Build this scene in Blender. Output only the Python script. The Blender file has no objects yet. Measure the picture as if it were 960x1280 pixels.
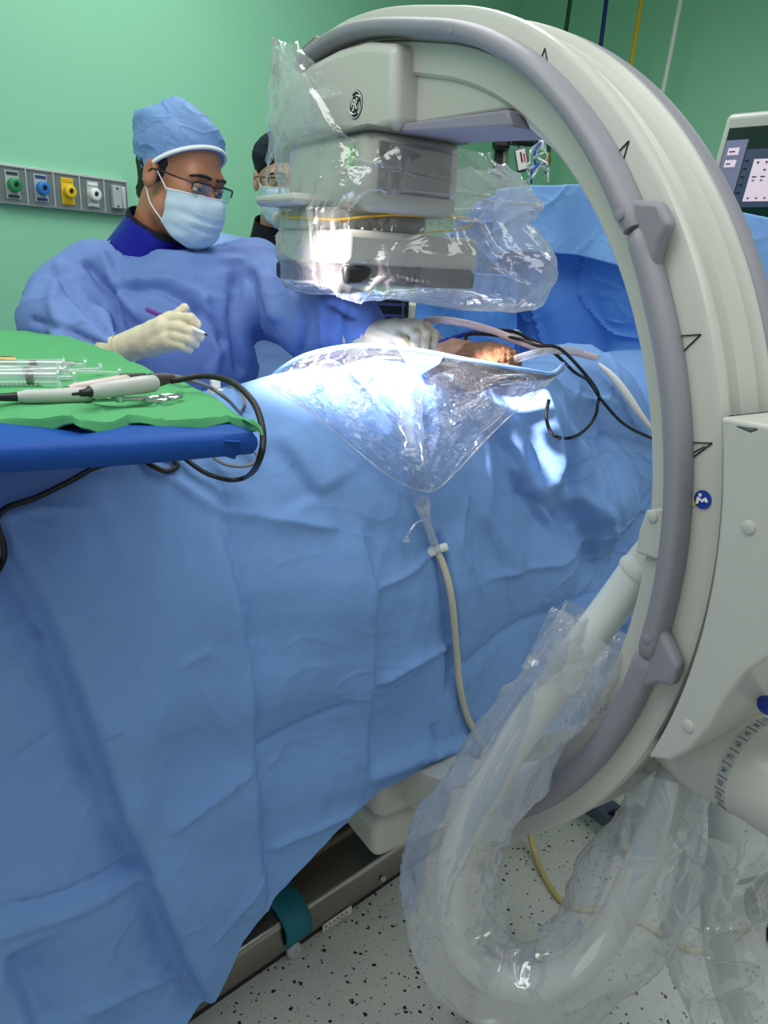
import bpy, math, random
import numpy as np
from mathutils import Vector, Matrix
from mathutils.bvhtree import BVHTree

# ------------------------------------------------------------------ camera
SC = bpy.context.scene
COL = SC.collection
F = 924.0
PITCH, ROLL, CZ = math.radians(18.5), math.radians(3.0), 1.45
cp, sp, cr, sr = math.cos(PITCH), math.sin(PITCH), math.cos(ROLL), math.sin(ROLL)

def _w(v):
    x, y, z = v
    x2 = x*cr + y*sr
    y2 = -x*sr + y*cr
    return np.array([x2, z*cp - y2*sp, -y2*cp - z*sp])
CM = np.array([_w(e) for e in np.eye(3)]).T
EYE = np.array([0, 0, CZ])
cam_data = bpy.data.cameras.new('camera')
cam = bpy.data.objects.new('camera', cam_data)
COL.objects.link(cam)
cam_data.sensor_fit = 'VERTICAL'
cam_data.sensor_height = 36.0
cam_data.lens = F/1280*36.0
cam_data.clip_start = 0.02
R3 = Matrix(((CM[0, 0], -CM[0, 1], -CM[0, 2]), (CM[1, 0], -CM[1, 1], -CM[1, 2]), (CM[2, 0], -CM[2, 1], -CM[2, 2])))
cam.matrix_world = Matrix.Translation(Vector(EYE)) @ R3.to_4x4()
SC.camera = cam

# ------------------------------------------------------------------ world, lights, exposure
SC.view_settings.view_transform = 'Standard'
SC.view_settings.look = 'None'
SC.view_settings.gamma = 1.0
SC.view_settings.use_curve_mapping = False
SC.view_settings.exposure = 0.0
world = bpy.data.worlds.new('world')
SC.world = world
world.use_nodes = True
world.node_tree.nodes['Background'].inputs[0].default_value = (0.90, 0.95, 0.93, 1)
world.node_tree.nodes['Background'].inputs[1].default_value = 0.47

def area(name, loc, target, sx, sy, power, col=(1, 1, 1)):
    l = bpy.data.lights.new(name, 'AREA')
    l.shape = 'RECTANGLE'; l.size = sx; l.size_y = sy; l.energy = power; l.color = col
    o = bpy.data.objects.new(name, l); COL.objects.link(o)
    o.location = loc
    o.rotation_euler = (Vector(target) - Vector(loc)).to_track_quat('-Z', 'Y').to_euler()
    return o
area('ceiling_panel_light', (-0.9, 0.5, 2.9), (-0.9, 0.5, 0), 2.4, 1.1, 32, (0.97, 1, 0.98))
area('ceiling_panel_light', (1.3, 0.2, 2.9), (1.3, 0.2, 0), 2.0, 1.1, 18, (0.97, 1, 0.98))
area('ceiling_panel_light', (-0.1, 2.4, 3.1), (-0.1, 2.4, 0), 1.2, 0.6, 24, (0.97, 1, 0.98))
area('ceiling_panel_light', (1.8, 3.0, 2.9), (1.8, 3.0, 0), 0.6, 0.6, 5, (0.95, 1, 1))

def spot(name, loc, target, power, ang, blend, col, size=0.08):
    l = bpy.data.lights.new(name, 'SPOT')
    l.energy = power; l.spot_size = math.radians(ang); l.spot_blend = blend; l.color = col; l.shadow_soft_size = size
    o = bpy.data.objects.new(name, l); COL.objects.link(o)
    o.location = loc
    o.rotation_euler = (Vector(target) - Vector(loc)).to_track_quat('-Z', 'Y').to_euler()
    return o
SURG_LOC, SURG_TGT = (-1.22, 0.70, 2.13), (-0.185, 1.222, 1.405)
spot('surgical_lamp_light', SURG_LOC, SURG_TGT, 1800, 12.2, 0.8, (1.0, 0.84, 0.80), 0.05)

# ------------------------------------------------------------------ pixel helpers (true distance given)
def P(px, py, d):
    return CM @ np.array([(px-480)/F*d, (py-640)/F*d, d]) + EYE
def ray(px, py):
    return P(px, py, 1) - EYE
def onp(px, py, p0, nrm):
    r = ray(px, py)
    return EYE + r*(((np.asarray(p0, float)-EYE) @ nrm)/(r @ nrm))
def onz(px, py, z):
    return onp(px, py, (0, 0, z), np.array([0, 0, 1.0]))
def proj(p):
    v = CM.T @ (np.asarray(p, float)-EYE)
    return np.array([480+F*v[0]/v[2], 640+F*v[1]/v[2], v[2]])

# ------------------------------------------------------------------ materials
def srgb(r, g, b):
    f = lambda c: (c/255/12.92) if c <= 10.3 else ((c/255+0.055)/1.055)**2.4
    return (f(r), f(g), f(b), 1)
MATS = {}
def mat(name, rgb, rough=0.5, metal=0.0, bump=0.0, bscale=40.0, var=0.0, vscale=6.0, sheen=0.0, trans=0.0, emit=0.0, coat=0.0, spec=0.5, weave=False, sss=0.0):
    m = bpy.data.materials.new(name); m.use_nodes = True
    nt = m.node_tree; b = nt.nodes['Principled BSDF']
    c = srgb(*rgb)
    b.inputs['Base Color'].default_value = c
    b.inputs['Roughness'].default_value = rough
    b.inputs['Metallic'].default_value = metal
    b.inputs['Specular IOR Level'].default_value = spec
    if sheen: b.inputs['Sheen Weight'].default_value = sheen
    if trans: b.inputs['Transmission Weight'].default_value = trans
    if coat: b.inputs['Coat Weight'].default_value = coat
    if sss:
        b.inputs['Subsurface Weight'].default_value = sss
        b.inputs['Subsurface Radius'].default_value = (0.01, 0.004, 0.002)
    if emit:
        b.inputs['Emission Color'].default_value = c
        b.inputs['Emission Strength'].default_value = emit
    tc = nt.nodes.new('ShaderNodeTexCoord')
    if var:
        n = nt.nodes.new('ShaderNodeTexNoise'); n.inputs['Scale'].default_value = vscale; n.inputs['Detail'].default_value = 5
        nt.links.new(tc.outputs['Object'], n.inputs['Vector'])
        mx = nt.nodes.new('ShaderNodeMix'); mx.data_type = 'RGBA'
        mx.inputs[6].default_value = tuple(max(0, x*(1-var)) for x in c[:3])+(1,)
        mx.inputs[7].default_value = tuple(min(1, x*(1+var)) for x in c[:3])+(1,)
        nt.links.new(n.outputs['Fac'], mx.inputs[0]); nt.links.new(mx.outputs[2], b.inputs['Base Color'])
    if bump:
        n2 = nt.nodes.new('ShaderNodeTexNoise'); n2.inputs['Scale'].default_value = bscale; n2.inputs['Detail'].default_value = 4
        nt.links.new(tc.outputs['Object'], n2.inputs['Vector'])
        bp = nt.nodes.new('ShaderNodeBump'); bp.inputs['Strength'].default_value = bump; bp.inputs['Distance'].default_value = 0.004
        nt.links.new(n2.outputs['Fac'], bp.inputs['Height']); nt.links.new(bp.outputs['Normal'], b.inputs['Normal'])
    MATS[name] = m
    return m

def film(name, tint=(0.93, 0.95, 0.97), base=0.12, edge=0.5, milk=0.35, rough=0.16, bscale=16, bump=0.5):
    """clear plastic film: mostly see-through, glossy, a little milky"""
    m = bpy.data.materials.new(name); m.use_nodes = True
    nt = m.node_tree; nt.nodes.clear()
    out = nt.nodes.new('ShaderNodeOutputMaterial')
    tr = nt.nodes.new('ShaderNodeBsdfTransparent'); tr.inputs[0].default_value = (*tint, 1)
    gl = nt.nodes.new('ShaderNodeBsdfGlossy'); gl.inputs['Roughness'].default_value = rough; gl.inputs[0].default_value = (0.95, 0.95, 0.95, 1)
    df = nt.nodes.new('ShaderNodeBsdfDiffuse'); df.inputs[0].default_value = (0.85, 0.86, 0.88, 1)
    tl = nt.nodes.new('ShaderNodeBsdfTranslucent'); tl.inputs[0].default_value = (0.85, 0.86, 0.88, 1)
    a = nt.nodes.new('ShaderNodeMixShader'); a.inputs[0].default_value = 0.5
    nt.links.new(df.outputs[0], a.inputs[1]); nt.links.new(tl.outputs[0], a.inputs[2])
    b = nt.nodes.new('ShaderNodeMixShader'); b.inputs[0].default_value = milk
    nt.links.new(gl.outputs[0], b.inputs[1]); nt.links.new(a.outputs[0], b.inputs[2])
    lw = nt.nodes.new('ShaderNodeLayerWeight'); lw.inputs['Blend'].default_value = 0.35
    mr = nt.nodes.new('ShaderNodeMapRange'); mr.inputs['To Min'].default_value = base; mr.inputs['To Max'].default_value = edge
    nt.links.new(lw.outputs['Facing'], mr.inputs['Value'])
    c = nt.nodes.new('ShaderNodeMixShader')
    nt.links.new(mr.outputs[0], c.inputs[0]); nt.links.new(tr.outputs[0], c.inputs[1]); nt.links.new(b.outputs[0], c.inputs[2])
    nt.links.new(c.outputs[0], out.inputs[0])
    tc = nt.nodes.new('ShaderNodeTexCoord')
    n = nt.nodes.new('ShaderNodeTexNoise'); n.inputs['Scale'].default_value = bscale; n.inputs['Detail'].default_value = 3; n.inputs['Distortion'].default_value = 1.2
    nt.links.new(tc.outputs['Object'], n.inputs['Vector'])
    bp = nt.nodes.new('ShaderNodeBump'); bp.inputs['Strength'].default_value = bump; bp.inputs['Distance'].default_value = 0.02
    nt.links.new(n.outputs['Fac'], bp.inputs['Height'])
    for s in (gl, lw): nt.links.new(bp.outputs['Normal'], s.inputs['Normal'])
    MATS[name] = m
    return m

def cloth(name, rgb, rough=0.75, var=0.06, fine=900, bump=0.25, crinkle=0.35, cscale=14, spec=0.25):
    m = mat(name, rgb, rough, var=var, vscale=9, spec=spec)
    nt = m.node_tree; b = nt.nodes['Principled BSDF']
    tc = nt.nodes.new('ShaderNodeTexCoord')
    n1 = nt.nodes.new('ShaderNodeTexNoise'); n1.inputs['Scale'].default_value = fine; n1.inputs['Detail'].default_value = 2
    n2 = nt.nodes.new('ShaderNodeTexNoise'); n2.inputs['Scale'].default_value = cscale; n2.inputs['Detail'].default_value = 6; n2.inputs['Roughness'].default_value = 0.6
    for n in (n1, n2): nt.links.new(tc.outputs['Object'], n.inputs['Vector'])
    b1 = nt.nodes.new('ShaderNodeBump'); b1.inputs['Strength'].default_value = bump; b1.inputs['Distance'].default_value = 0.0006
    b2 = nt.nodes.new('ShaderNodeBump'); b2.inputs['Strength'].default_value = crinkle; b2.inputs['Distance'].default_value = 0.012
    nt.links.new(n1.outputs['Fac'], b1.inputs['Height']); nt.links.new(n2.outputs['Fac'], b2.inputs['Height'])
    nt.links.new(b1.outputs['Normal'], b2.inputs['Normal']); nt.links.new(b2.outputs['Normal'], b.inputs['Normal'])
    return m

def floor_material():
    m = mat('speckled_vinyl', (178, 178, 170), 0.35)
    nt = m.node_tree; b = nt.nodes['Principled BSDF']
    tc = nt.nodes.new('ShaderNodeTexCoord')
    def dots(scale, thr, jit):
        v = nt.nodes.new('ShaderNodeTexVoronoi'); v.inputs['Scale'].default_value = scale; v.inputs['Randomness'].default_value = 1
        nz = nt.nodes.new('ShaderNodeTexNoise'); nz.inputs['Scale'].default_value = scale*1.6
        nt.links.new(tc.outputs['Object'], nz.inputs['Vector'])
        ad = nt.nodes.new('ShaderNodeMixRGB'); ad.blend_type = 'ADD'; ad.inputs[0].default_value = 0.012*jit
        nt.links.new(tc.outputs['Object'], ad.inputs[1]); nt.links.new(nz.outputs['Color'], ad.inputs[2])
        nt.links.new(ad.outputs[0], v.inputs['Vector'])
        wn = nt.nodes.new('ShaderNodeSeparateColor'); nt.links.new(v.outputs['Color'], wn.inputs[0])
        mu = nt.nodes.new('ShaderNodeMath'); mu.operation = 'MULTIPLY'; mu.inputs[1].default_value = thr
        nt.links.new(wn.outputs[0], mu.inputs[0])
        lt = nt.nodes.new('ShaderNodeMath'); lt.operation = 'LESS_THAN'
        nt.links.new(v.outputs['Distance'], lt.inputs[0]); nt.links.new(mu.outputs[0], lt.inputs[1])
        return lt
    d1, d2 = dots(72, 0.30, 1.0), dots(150, 0.22, 0.6)
    base = nt.nodes.new('ShaderNodeMix'); base.data_type = 'RGBA'
    nz = nt.nodes.new('ShaderNodeTexNoise'); nz.inputs['Scale'].default_value = 5
    nt.links.new(tc.outputs['Object'], nz.inputs['Vector']); nt.links.new(nz.outputs['Fac'], base.inputs[0])
    base.inputs[6].default_value = srgb(194, 194, 187); base.inputs[7].default_value = srgb(208, 208, 202)
    m1 = nt.nodes.new('ShaderNodeMix'); m1.data_type = 'RGBA'; m1.inputs[7].default_value = srgb(96, 97, 96)
    m2 = nt.nodes.new('ShaderNodeMix'); m2.data_type = 'RGBA'; m2.inputs[7].default_value = srgb(26, 26, 28)
    nt.links.new(base.outputs[2], m1.inputs[6]); nt.links.new(d2.outputs[0], m1.inputs[0])
    nt.links.new(m1.outputs[2], m2.inputs[6]); nt.links.new(d1.outputs[0], m2.inputs[0])
    nt.links.new(m2.outputs[2], b.inputs['Base Color'])
    return m

floor_material()
mat('green_wall_paint', (148, 214, 178), 0.38, var=0.03, vscale=2, bump=0.05, bscale=120)
mat('ceiling_white', (225, 228, 226), 0.8, var=0.02)
mat('white_plastic', (194, 195, 187), 0.34, var=0.015, vscale=3, coat=0.1)
mat('grey_plastic', (176, 178, 172), 0.42, var=0.02, vscale=3)
mat('dark_grey_plastic', (112, 114, 110), 0.45, var=0.02)
mat('bumper_grey', (140, 139, 148), 0.5, bump=0.08, bscale=400, var=0.02)
mat('purple_rubber', (140, 136, 152), 0.55, bump=0.05, bscale=300, var=0.02)
mat('black_plastic', (22, 23, 26), 0.35, var=0.03)
mat('black_rubber', (20, 20, 22), 0.5, var=0.05)
mat('black_print', (14, 14, 16), 0.6, var=0.02)
mat('white_print', (238, 238, 236), 0.6, var=0.01)
mat('hose_white', (206, 212, 210), 0.35, var=0.02)
mat('steel', (150, 146, 138), 0.28, 1.0, bump=0.06, bscale=200, var=0.05)
mat('dark_steel', (64, 62, 58), 0.3, 0.9, var=0.08)
mat('chrome', (210, 210, 212), 0.15, 1.0, var=0.02)
mat('brass', (170, 140, 90), 0.3, 1.0, var=0.05)
mat('panel_grey', (122, 132, 134), 0.4, 0.3, var=0.03)
mat('panel_edge', (206, 212, 212), 0.35, 0.3, var=0.02)
mat('plate_light', (176, 184, 184), 0.45, var=0.02)
mat('gas_green', (38, 140, 82), 0.4, var=0.04)
mat('gas_blue', (38, 122, 206), 0.4, var=0.04)
mat('gas_yellow', (236, 198, 40), 0.4, var=0.04)
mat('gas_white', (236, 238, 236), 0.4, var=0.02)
mat('hose_green', (24, 70, 48), 0.45, var=0.03)
mat('hose_blue', (18, 36, 128), 0.45, var=0.03)
mat('hose_yellow', (222, 180, 30), 0.45, var=0.03)
mat('label_blue', (52, 60, 120), 0.5, var=0.03)
mat('label_paper', (214, 212, 206), 0.6, var=0.04)
mat('label_dark', (70, 72, 92), 0.55, var=0.05)
mat('sticker_green', (120, 200, 110), 0.5, var=0.05)
mat('sign_blue', (22, 58, 160), 0.45, var=0.02)
mat('sign_yellow', (226, 208, 40), 0.45, var=0.02)
mat('teal_strap', (16, 112, 128), 0.55, bump=0.2, bscale=500, var=0.05)
cloth('drape_blue', (122, 162, 220), crinkle=0.45, cscale=9)
cloth('drape_far', (88, 140, 214), crinkle=0.4, cscale=9)
cloth('drape_cuff', (128, 170, 226), crinkle=0.3, cscale=9)
cloth('deep_blue_cover', (16, 74, 158), crinkle=0.3, cscale=10, rough=0.55)
cloth('green_cloth', (84, 164, 106), crinkle=0.25, cscale=12, fine=700, bump=0.5)
cloth('gown_blue', (110, 137, 198), crinkle=0.3, cscale=16, rough=0.62)
cloth('gown_pale', (138, 172, 224), crinkle=0.3, cscale=14)
cloth('cap_blue', (116, 152, 204), crinkle=0.5, cscale=30, rough=0.6)
cloth('cap_navy', (24, 28, 46), crinkle=0.3, cscale=30)
cloth('collar_blue', (22, 26, 150), crinkle=0.1, rough=0.45)
cloth('collar_black', (26, 28, 34), crinkle=0.1)
cloth('mask_blue', (198, 218, 232), crinkle=0.12, cscale=30)
mat('mask_white', (236, 238, 240), 0.8, var=0.02)
mat('skin', (176, 118, 90), 0.5, bump=0.12, bscale=260, var=0.10, vscale=30, sss=0.15)
mat('skin_light', (206, 160, 134), 0.5, bump=0.1, bscale=260, var=0.06, vscale=30, sss=0.15)
mat('hair_dark', (22, 18, 18), 0.6, bump=0.5, bscale=300, var=0.2)
mat('eye_white', (226, 220, 214), 0.25, var=0.02)
mat('eye_dark', (30, 20, 14), 0.15, var=0.02)
mat('latex_glove', (226, 214, 184), 0.42, bump=0.25, bscale=70, var=0.04, vscale=25, sss=0.1)
mat('frame_black', (18, 18, 20), 0.3, var=0.02)
mat('purple_cap', (112, 44, 150), 0.35, var=0.03)
mat('pen_white', (232, 232, 232), 0.4, var=0.02)
mat('syringe_dark', (30, 32, 34), 0.5, var=0.03)
mat('handle_grey', (188, 190, 186), 0.4, bump=0.1, bscale=60, var=0.04)
mat('handle_pink', (214, 190, 186), 0.4, bump=0.1, bscale=60, var=0.04)
mat('strain_brown', (66, 50, 48), 0.5, var=0.05)
mat('cable_grey', (120, 122, 124), 0.45, var=0.03)
mat('tube_cream', (196, 192, 172), 0.3, var=0.03)
mat('tube_yellow', (190, 178, 116), 0.35, var=0.04)
mat('tube_pink', (236, 208, 208), 0.3, var=0.03)
mat('site_skin', (150, 108, 78), 0.5, bump=0.7, bscale=420, var=0.35, vscale=160)
mat('band_yellow', (226, 176, 30), 0.45, var=0.04)
mat('blue_clip', (24, 70, 190), 0.35, var=0.03)
mat('pad_dark', (66, 76, 94), 0.6, var=0.06)
mat('foam_shade_dark', (30, 36, 46), 0.7, var=0.08)  # dark foam pad, and the strip painting shade into the pouch opening
mat('screen_dark', (16, 40, 34), 0.2, emit=0.35, var=0.02)
mat('screen_grey', (108, 112, 136), 0.3, emit=0.5, var=0.02)
mat('screen_pink', (206, 190, 204), 0.3, emit=0.6, var=0.02)
mat('screen_slate', (60, 72, 92), 0.3, emit=0.4, var=0.02)
mat('equipment_beige', (196, 200, 188), 0.45, var=0.02)
mat('red_print', (196, 66, 58), 0.5, var=0.03)
film('clear_film', base=0.04, edge=0.48, milk=0.28, rough=0.12, bscale=18, bump=0.5)
film('bag_film', tint=(0.97, 0.96, 0.96), base=0.21, edge=0.68, milk=0.55, rough=0.11, bscale=12, bump=0.45)
film('sleeve_film', tint=(0.95, 0.96, 0.97), base=0.29, edge=0.76, milk=0.48, rough=0.14, bscale=9, bump=0.9)
film('syringe_clear', base=0.36, edge=0.75, milk=0.65, rough=0.1, bscale=5, bump=0.0)
film('lens_glass', tint=(0.9, 0.95, 0.93), base=0.03, edge=0.3, milk=0.05, rough=0.03, bscale=5, bump=0.0)
film('tube_clear', base=0.3, edge=0.75, milk=0.6, rough=0.1, bscale=5, bump=0.0)

# ------------------------------------------------------------------ objects
ORG = {}
def nice(v): return tuple(float(x) for x in v)
def link(o, origin, parent):
    COL.objects.link(o)
    origin = np.asarray(origin, float)
    if parent is not None:
        o.parent = parent
        o.location = nice(origin - ORG[parent.name])
    else:
        o.location = nice(origin)
    ORG[o.name] = origin
def empty(name, loc):
    o = bpy.data.objects.new(name, None); o.empty_display_size = 0.05
    link(o, loc, None); return o
def tag(o, label, cat, group=None, kind=None):
    o['label'] = label; o['category'] = cat
    if group: o['group'] = group
    if kind: o['kind'] = kind
    return o
def thing(name, loc, label, cat, group=None):
    return tag(empty(name, loc), label, cat, group)
def plabel(o, s): o['label'] = s; return o

class MB:
    def __init__(s): s.v = []; s.f = []; s.m = []; s.n = 0
    def add(s, verts, faces, mi=0):
        verts = np.asarray(verts, float).reshape(-1, 3)
        s.v.append(verts); s.f += [tuple(int(i)+s.n for i in f) for f in faces]; s.m += [mi]*len(faces); s.n += len(verts)
        return s
    def box(s, c, sx, sy, sz, ax=None, mi=0):
        ax = np.eye(3) if ax is None else np.asarray(ax, float)
        c = np.asarray(c, float)
        v = [c + ax[0]*sx*a/2 + ax[1]*sy*b/2 + ax[2]*sz*d/2 for a in (-1, 1) for b in (-1, 1) for d in (-1, 1)]
        fs = [(0, 1, 3, 2), (4, 6, 7, 5), (0, 4, 5, 1), (2, 3, 7, 6), (0, 2, 6, 4), (1, 5, 7, 3)]
        if np.linalg.det(ax) < 0: fs = [f[::-1] for f in fs]
        return s.add(v, fs, mi)
    def grid(s, G, mi=0, closeu=False, closev=False, flip=False):
        G = np.asarray(G, float); nu, nv = G.shape[:2]
        fs = []
        for i in range(nu if closeu else nu-1):
            for j in range(nv if closev else nv-1):
                a, b, c, d = i*nv+j, ((i+1) % nu)*nv+j, ((i+1) % nu)*nv+(j+1) % nv, i*nv+(j+1) % nv
                fs.append((a, d, c, b) if flip else (a, b, c, d))
        return s.add(G.reshape(-1, 3), fs, mi)
    def tube(s, path, r, seg=12, caps=True, mi=0, aspect=None, closed=False):
        path = np.asarray(path, float); n = len(path)
        r = np.broadcast_to(np.asarray(r, float), (n,))
        fr = frames(path, closed)
        ang = np.linspace(0, 2*math.pi, seg, endpoint=False)
        G = np.empty((n, seg, 3))
        for i in range(n):
            t, a, b = fr[i]
            G[i] = path[i] + r[i]*(np.cos(ang)[:, None]*a + np.sin(ang)[:, None]*b*(aspect or 1))
        k = s.n
        s.grid(G, mi, closeu=closed, closev=True)
        if caps and not closed:
            s.f += [tuple(k+j for j in range(seg)), tuple(k+(n-1)*seg+j for j in range(seg-1, -1, -1))]; s.m += [mi, mi]
        return s
    def lathe(s, c, axis, prof, seg=24, mi=0, caps=True):
        """prof: (distance along axis, radius)"""
        axis = np.asarray(axis, float)/np.linalg.norm(axis)
        a, b = perp(axis); c = np.asarray(c, float)
        ang = np.linspace(0, 2*math.pi, seg, endpoint=False)
        G = np.array([[c + axis*h + r*(math.cos(t)*a + math.sin(t)*b) for t in ang] for h, r in prof])
        k = s.n
        s.grid(G, mi, closev=True)
        if caps:
            s.f += [tuple(k+j for j in range(seg)), tuple(k+(len(prof)-1)*seg+j for j in range(seg-1, -1, -1))]; s.m += [mi, mi]
        return s
    def prism(s, poly, d, mi=0):
        """poly: 3-D outline, d: extrusion vector"""
        poly = np.asarray(poly, float); k = len(poly); d = np.asarray(d, float)
        v = np.vstack([poly, poly+d])
        fs = [tuple(range(k-1, -1, -1)), tuple(range(k, 2*k))] + [(i, (i+1) % k, k+(i+1) % k, k+i) for i in range(k)]
        return s.add(v, fs, mi)
    def build(s, name, mats, parent=None, smooth=True, bevel=0, segs=2, origin=None, subsurf=0, solid=0, auto=40, recalc=False):
        V = np.vstack(s.v)
        if origin is None:
            lo, hi = V.min(0), V.max(0); origin = np.array([(lo[0]+hi[0])/2, (lo[1]+hi[1])/2, lo[2]])
        me = bpy.data.meshes.new(name)
        me.from_pydata((V-origin).tolist(), [], s.f)
        if isinstance(mats, str): mats = [mats]
        for m in mats: me.materials.append(MATS[m])
        me.polygons.foreach_set('material_index', s.m)
        if recalc:
            import bmesh
            bm = bmesh.new(); bm.from_mesh(me); bmesh.ops.recalc_face_normals(bm, faces=bm.faces); bm.to_mesh(me); bm.free()
        if smooth: me.polygons.foreach_set('use_smooth', [True]*len(me.polygons))
        o = bpy.data.objects.new(name, me)
        link(o, origin, parent)
        if bevel:
            b = o.modifiers.new('bevel', 'BEVEL'); b.width = bevel; b.segments = segs; b.limit_method = 'ANGLE'; b.angle_limit = math.radians(35); b.harden_normals = False
        if solid:
            so = o.modifiers.new('solid', 'SOLIDIFY'); so.thickness = solid; so.offset = 0
        if subsurf:
            ss = o.modifiers.new('sub', 'SUBSURF'); ss.levels = subsurf; ss.render_levels = subsurf
        if smooth and auto and not subsurf:
            try: me.set_sharp_from_angle(angle=math.radians(auto))
            except Exception: pass
        return o

def perp(t):
    t = t/np.linalg.norm(t)
    a = np.cross(t, [0, 0, 1.0] if abs(t[2]) < 0.9 else [1.0, 0, 0]); a /= np.linalg.norm(a)
    return a, np.cross(t, a)
def frames(path, closed=False):
    n = len(path); T = np.empty_like(path)
    for i in range(n):
        T[i] = path[(i+1) % n]-path[i-1] if closed else path[min(i+1, n-1)]-path[max(i-1, 0)]
        T[i] /= np.linalg.norm(T[i])+1e-12
    a, b = perp(T[0]); out = []
    for i in range(n):
        a = a - T[i]*(a @ T[i]); a /= np.linalg.norm(a); b = np.cross(T[i], a)
        out.append((T[i], a, b))
    return out
def spline(pts, per=8, closed=False):
    p = np.asarray(pts, float); n = len(p); out = []
    rng = range(n if closed else n-1)
    for i in rng:
        if closed: a, b, c, d = p[i-1], p[i], p[(i+1) % n], p[(i+2) % n]
        else: a, b, c, d = p[max(i-1, 0)], p[i], p[i+1], p[min(i+2, n-1)]
        for k in range(per):
            t = k/per
            out.append(0.5*((2*b) + (-a+c)*t + (2*a-5*b+4*c-d)*t*t + (-a+3*b-3*c+d)*t**3))
    if not closed: out.append(p[-1])
    return np.array(out)
def interp(xs, ys, x):
    ys = np.asarray(ys, float)
    if ys.ndim == 1: return np.interp(x, xs, ys)
    return np.stack([np.interp(x, xs, ys[:, k]) for k in range(ys.shape[1])], -1)
def resample(pts, n):
    pts = np.asarray(pts, float); d = np.r_[0, np.cumsum(np.linalg.norm(np.diff(pts, axis=0), axis=1))]
    return interp(d, pts, np.linspace(0, d[-1], n))
def sstep(a, b, x):
    t = np.clip((np.asarray(x, float)-a)/(b-a), 0, 1); return t*t*(3-2*t)

# noise -------------------------------------------------------------
def noise(X, freq, seed, n=9):
    r = np.random.RandomState(seed); X = np.asarray(X, float); out = np.zeros(X.shape[:-1])
    for _ in range(n):
        k = r.normal(size=X.shape[-1]); k = k/np.linalg.norm(k)*freq*2*math.pi*r.uniform(0.6, 1.4)
        out = out + np.sin(X @ k + r.uniform(0, 6.28))
    return out/math.sqrt(n/2)
def crinkle(X, freq, seed, sharp=0.22):
    w = np.stack([noise(X, freq*0.6, seed+11+i) for i in range(X.shape[-1])], -1)*0.25/freq
    nn = noise(X+w, freq, seed)
    return np.exp(-np.abs(nn)/sharp)
def grid_normals(G, closev=False):
    du = np.gradient(G, axis=0)
    dv = (np.roll(G, -1, 1)-np.roll(G, 1, 1)) if closev else np.gradient(G, axis=1)
    n = np.cross(du, dv); return n/(np.linalg.norm(n, axis=2, keepdims=True)+1e-12)

# signed distance modelling -----------------------------------------
def cone(a, b, ra, rb):
    a, b = np.asarray(a, float), np.asarray(b, float); ab = b-a; L2 = ab @ ab + 1e-12
    def f(X):
        t = np.clip((X-a) @ ab/L2, 0, 1)
        return np.linalg.norm(X-a-t[:, None]*ab, axis=1)-(ra+(rb-ra)*t)
    return f
def chain(pts):
    return [cone(p[0], q[0], p[1], q[1]) for p, q in zip(pts[:-1], pts[1:])]
def ell(c, r, R=None):
    c, r = np.asarray(c, float), np.asarray(r, float)
    def f(X):
        Y = X-c
        if R is not None: Y = Y @ R
        k0 = np.linalg.norm(Y/r, axis=1); k1 = np.linalg.norm(Y/(r*r), axis=1)
        return k0*(k0-1)/(k1+1e-9)
    return f
def smin(a, b, k):
    if k <= 0: return np.minimum(a, b)
    h = np.clip(0.5+0.5*(b-a)/k, 0, 1)
    return b+(a-b)*h-k*h*(1-h)
def union(fs, k=0.02):
    def f(X):
        d = fs[0](X)
        for g in fs[1:]: d = smin(d, g(X), k)
        return d
    return f
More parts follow.
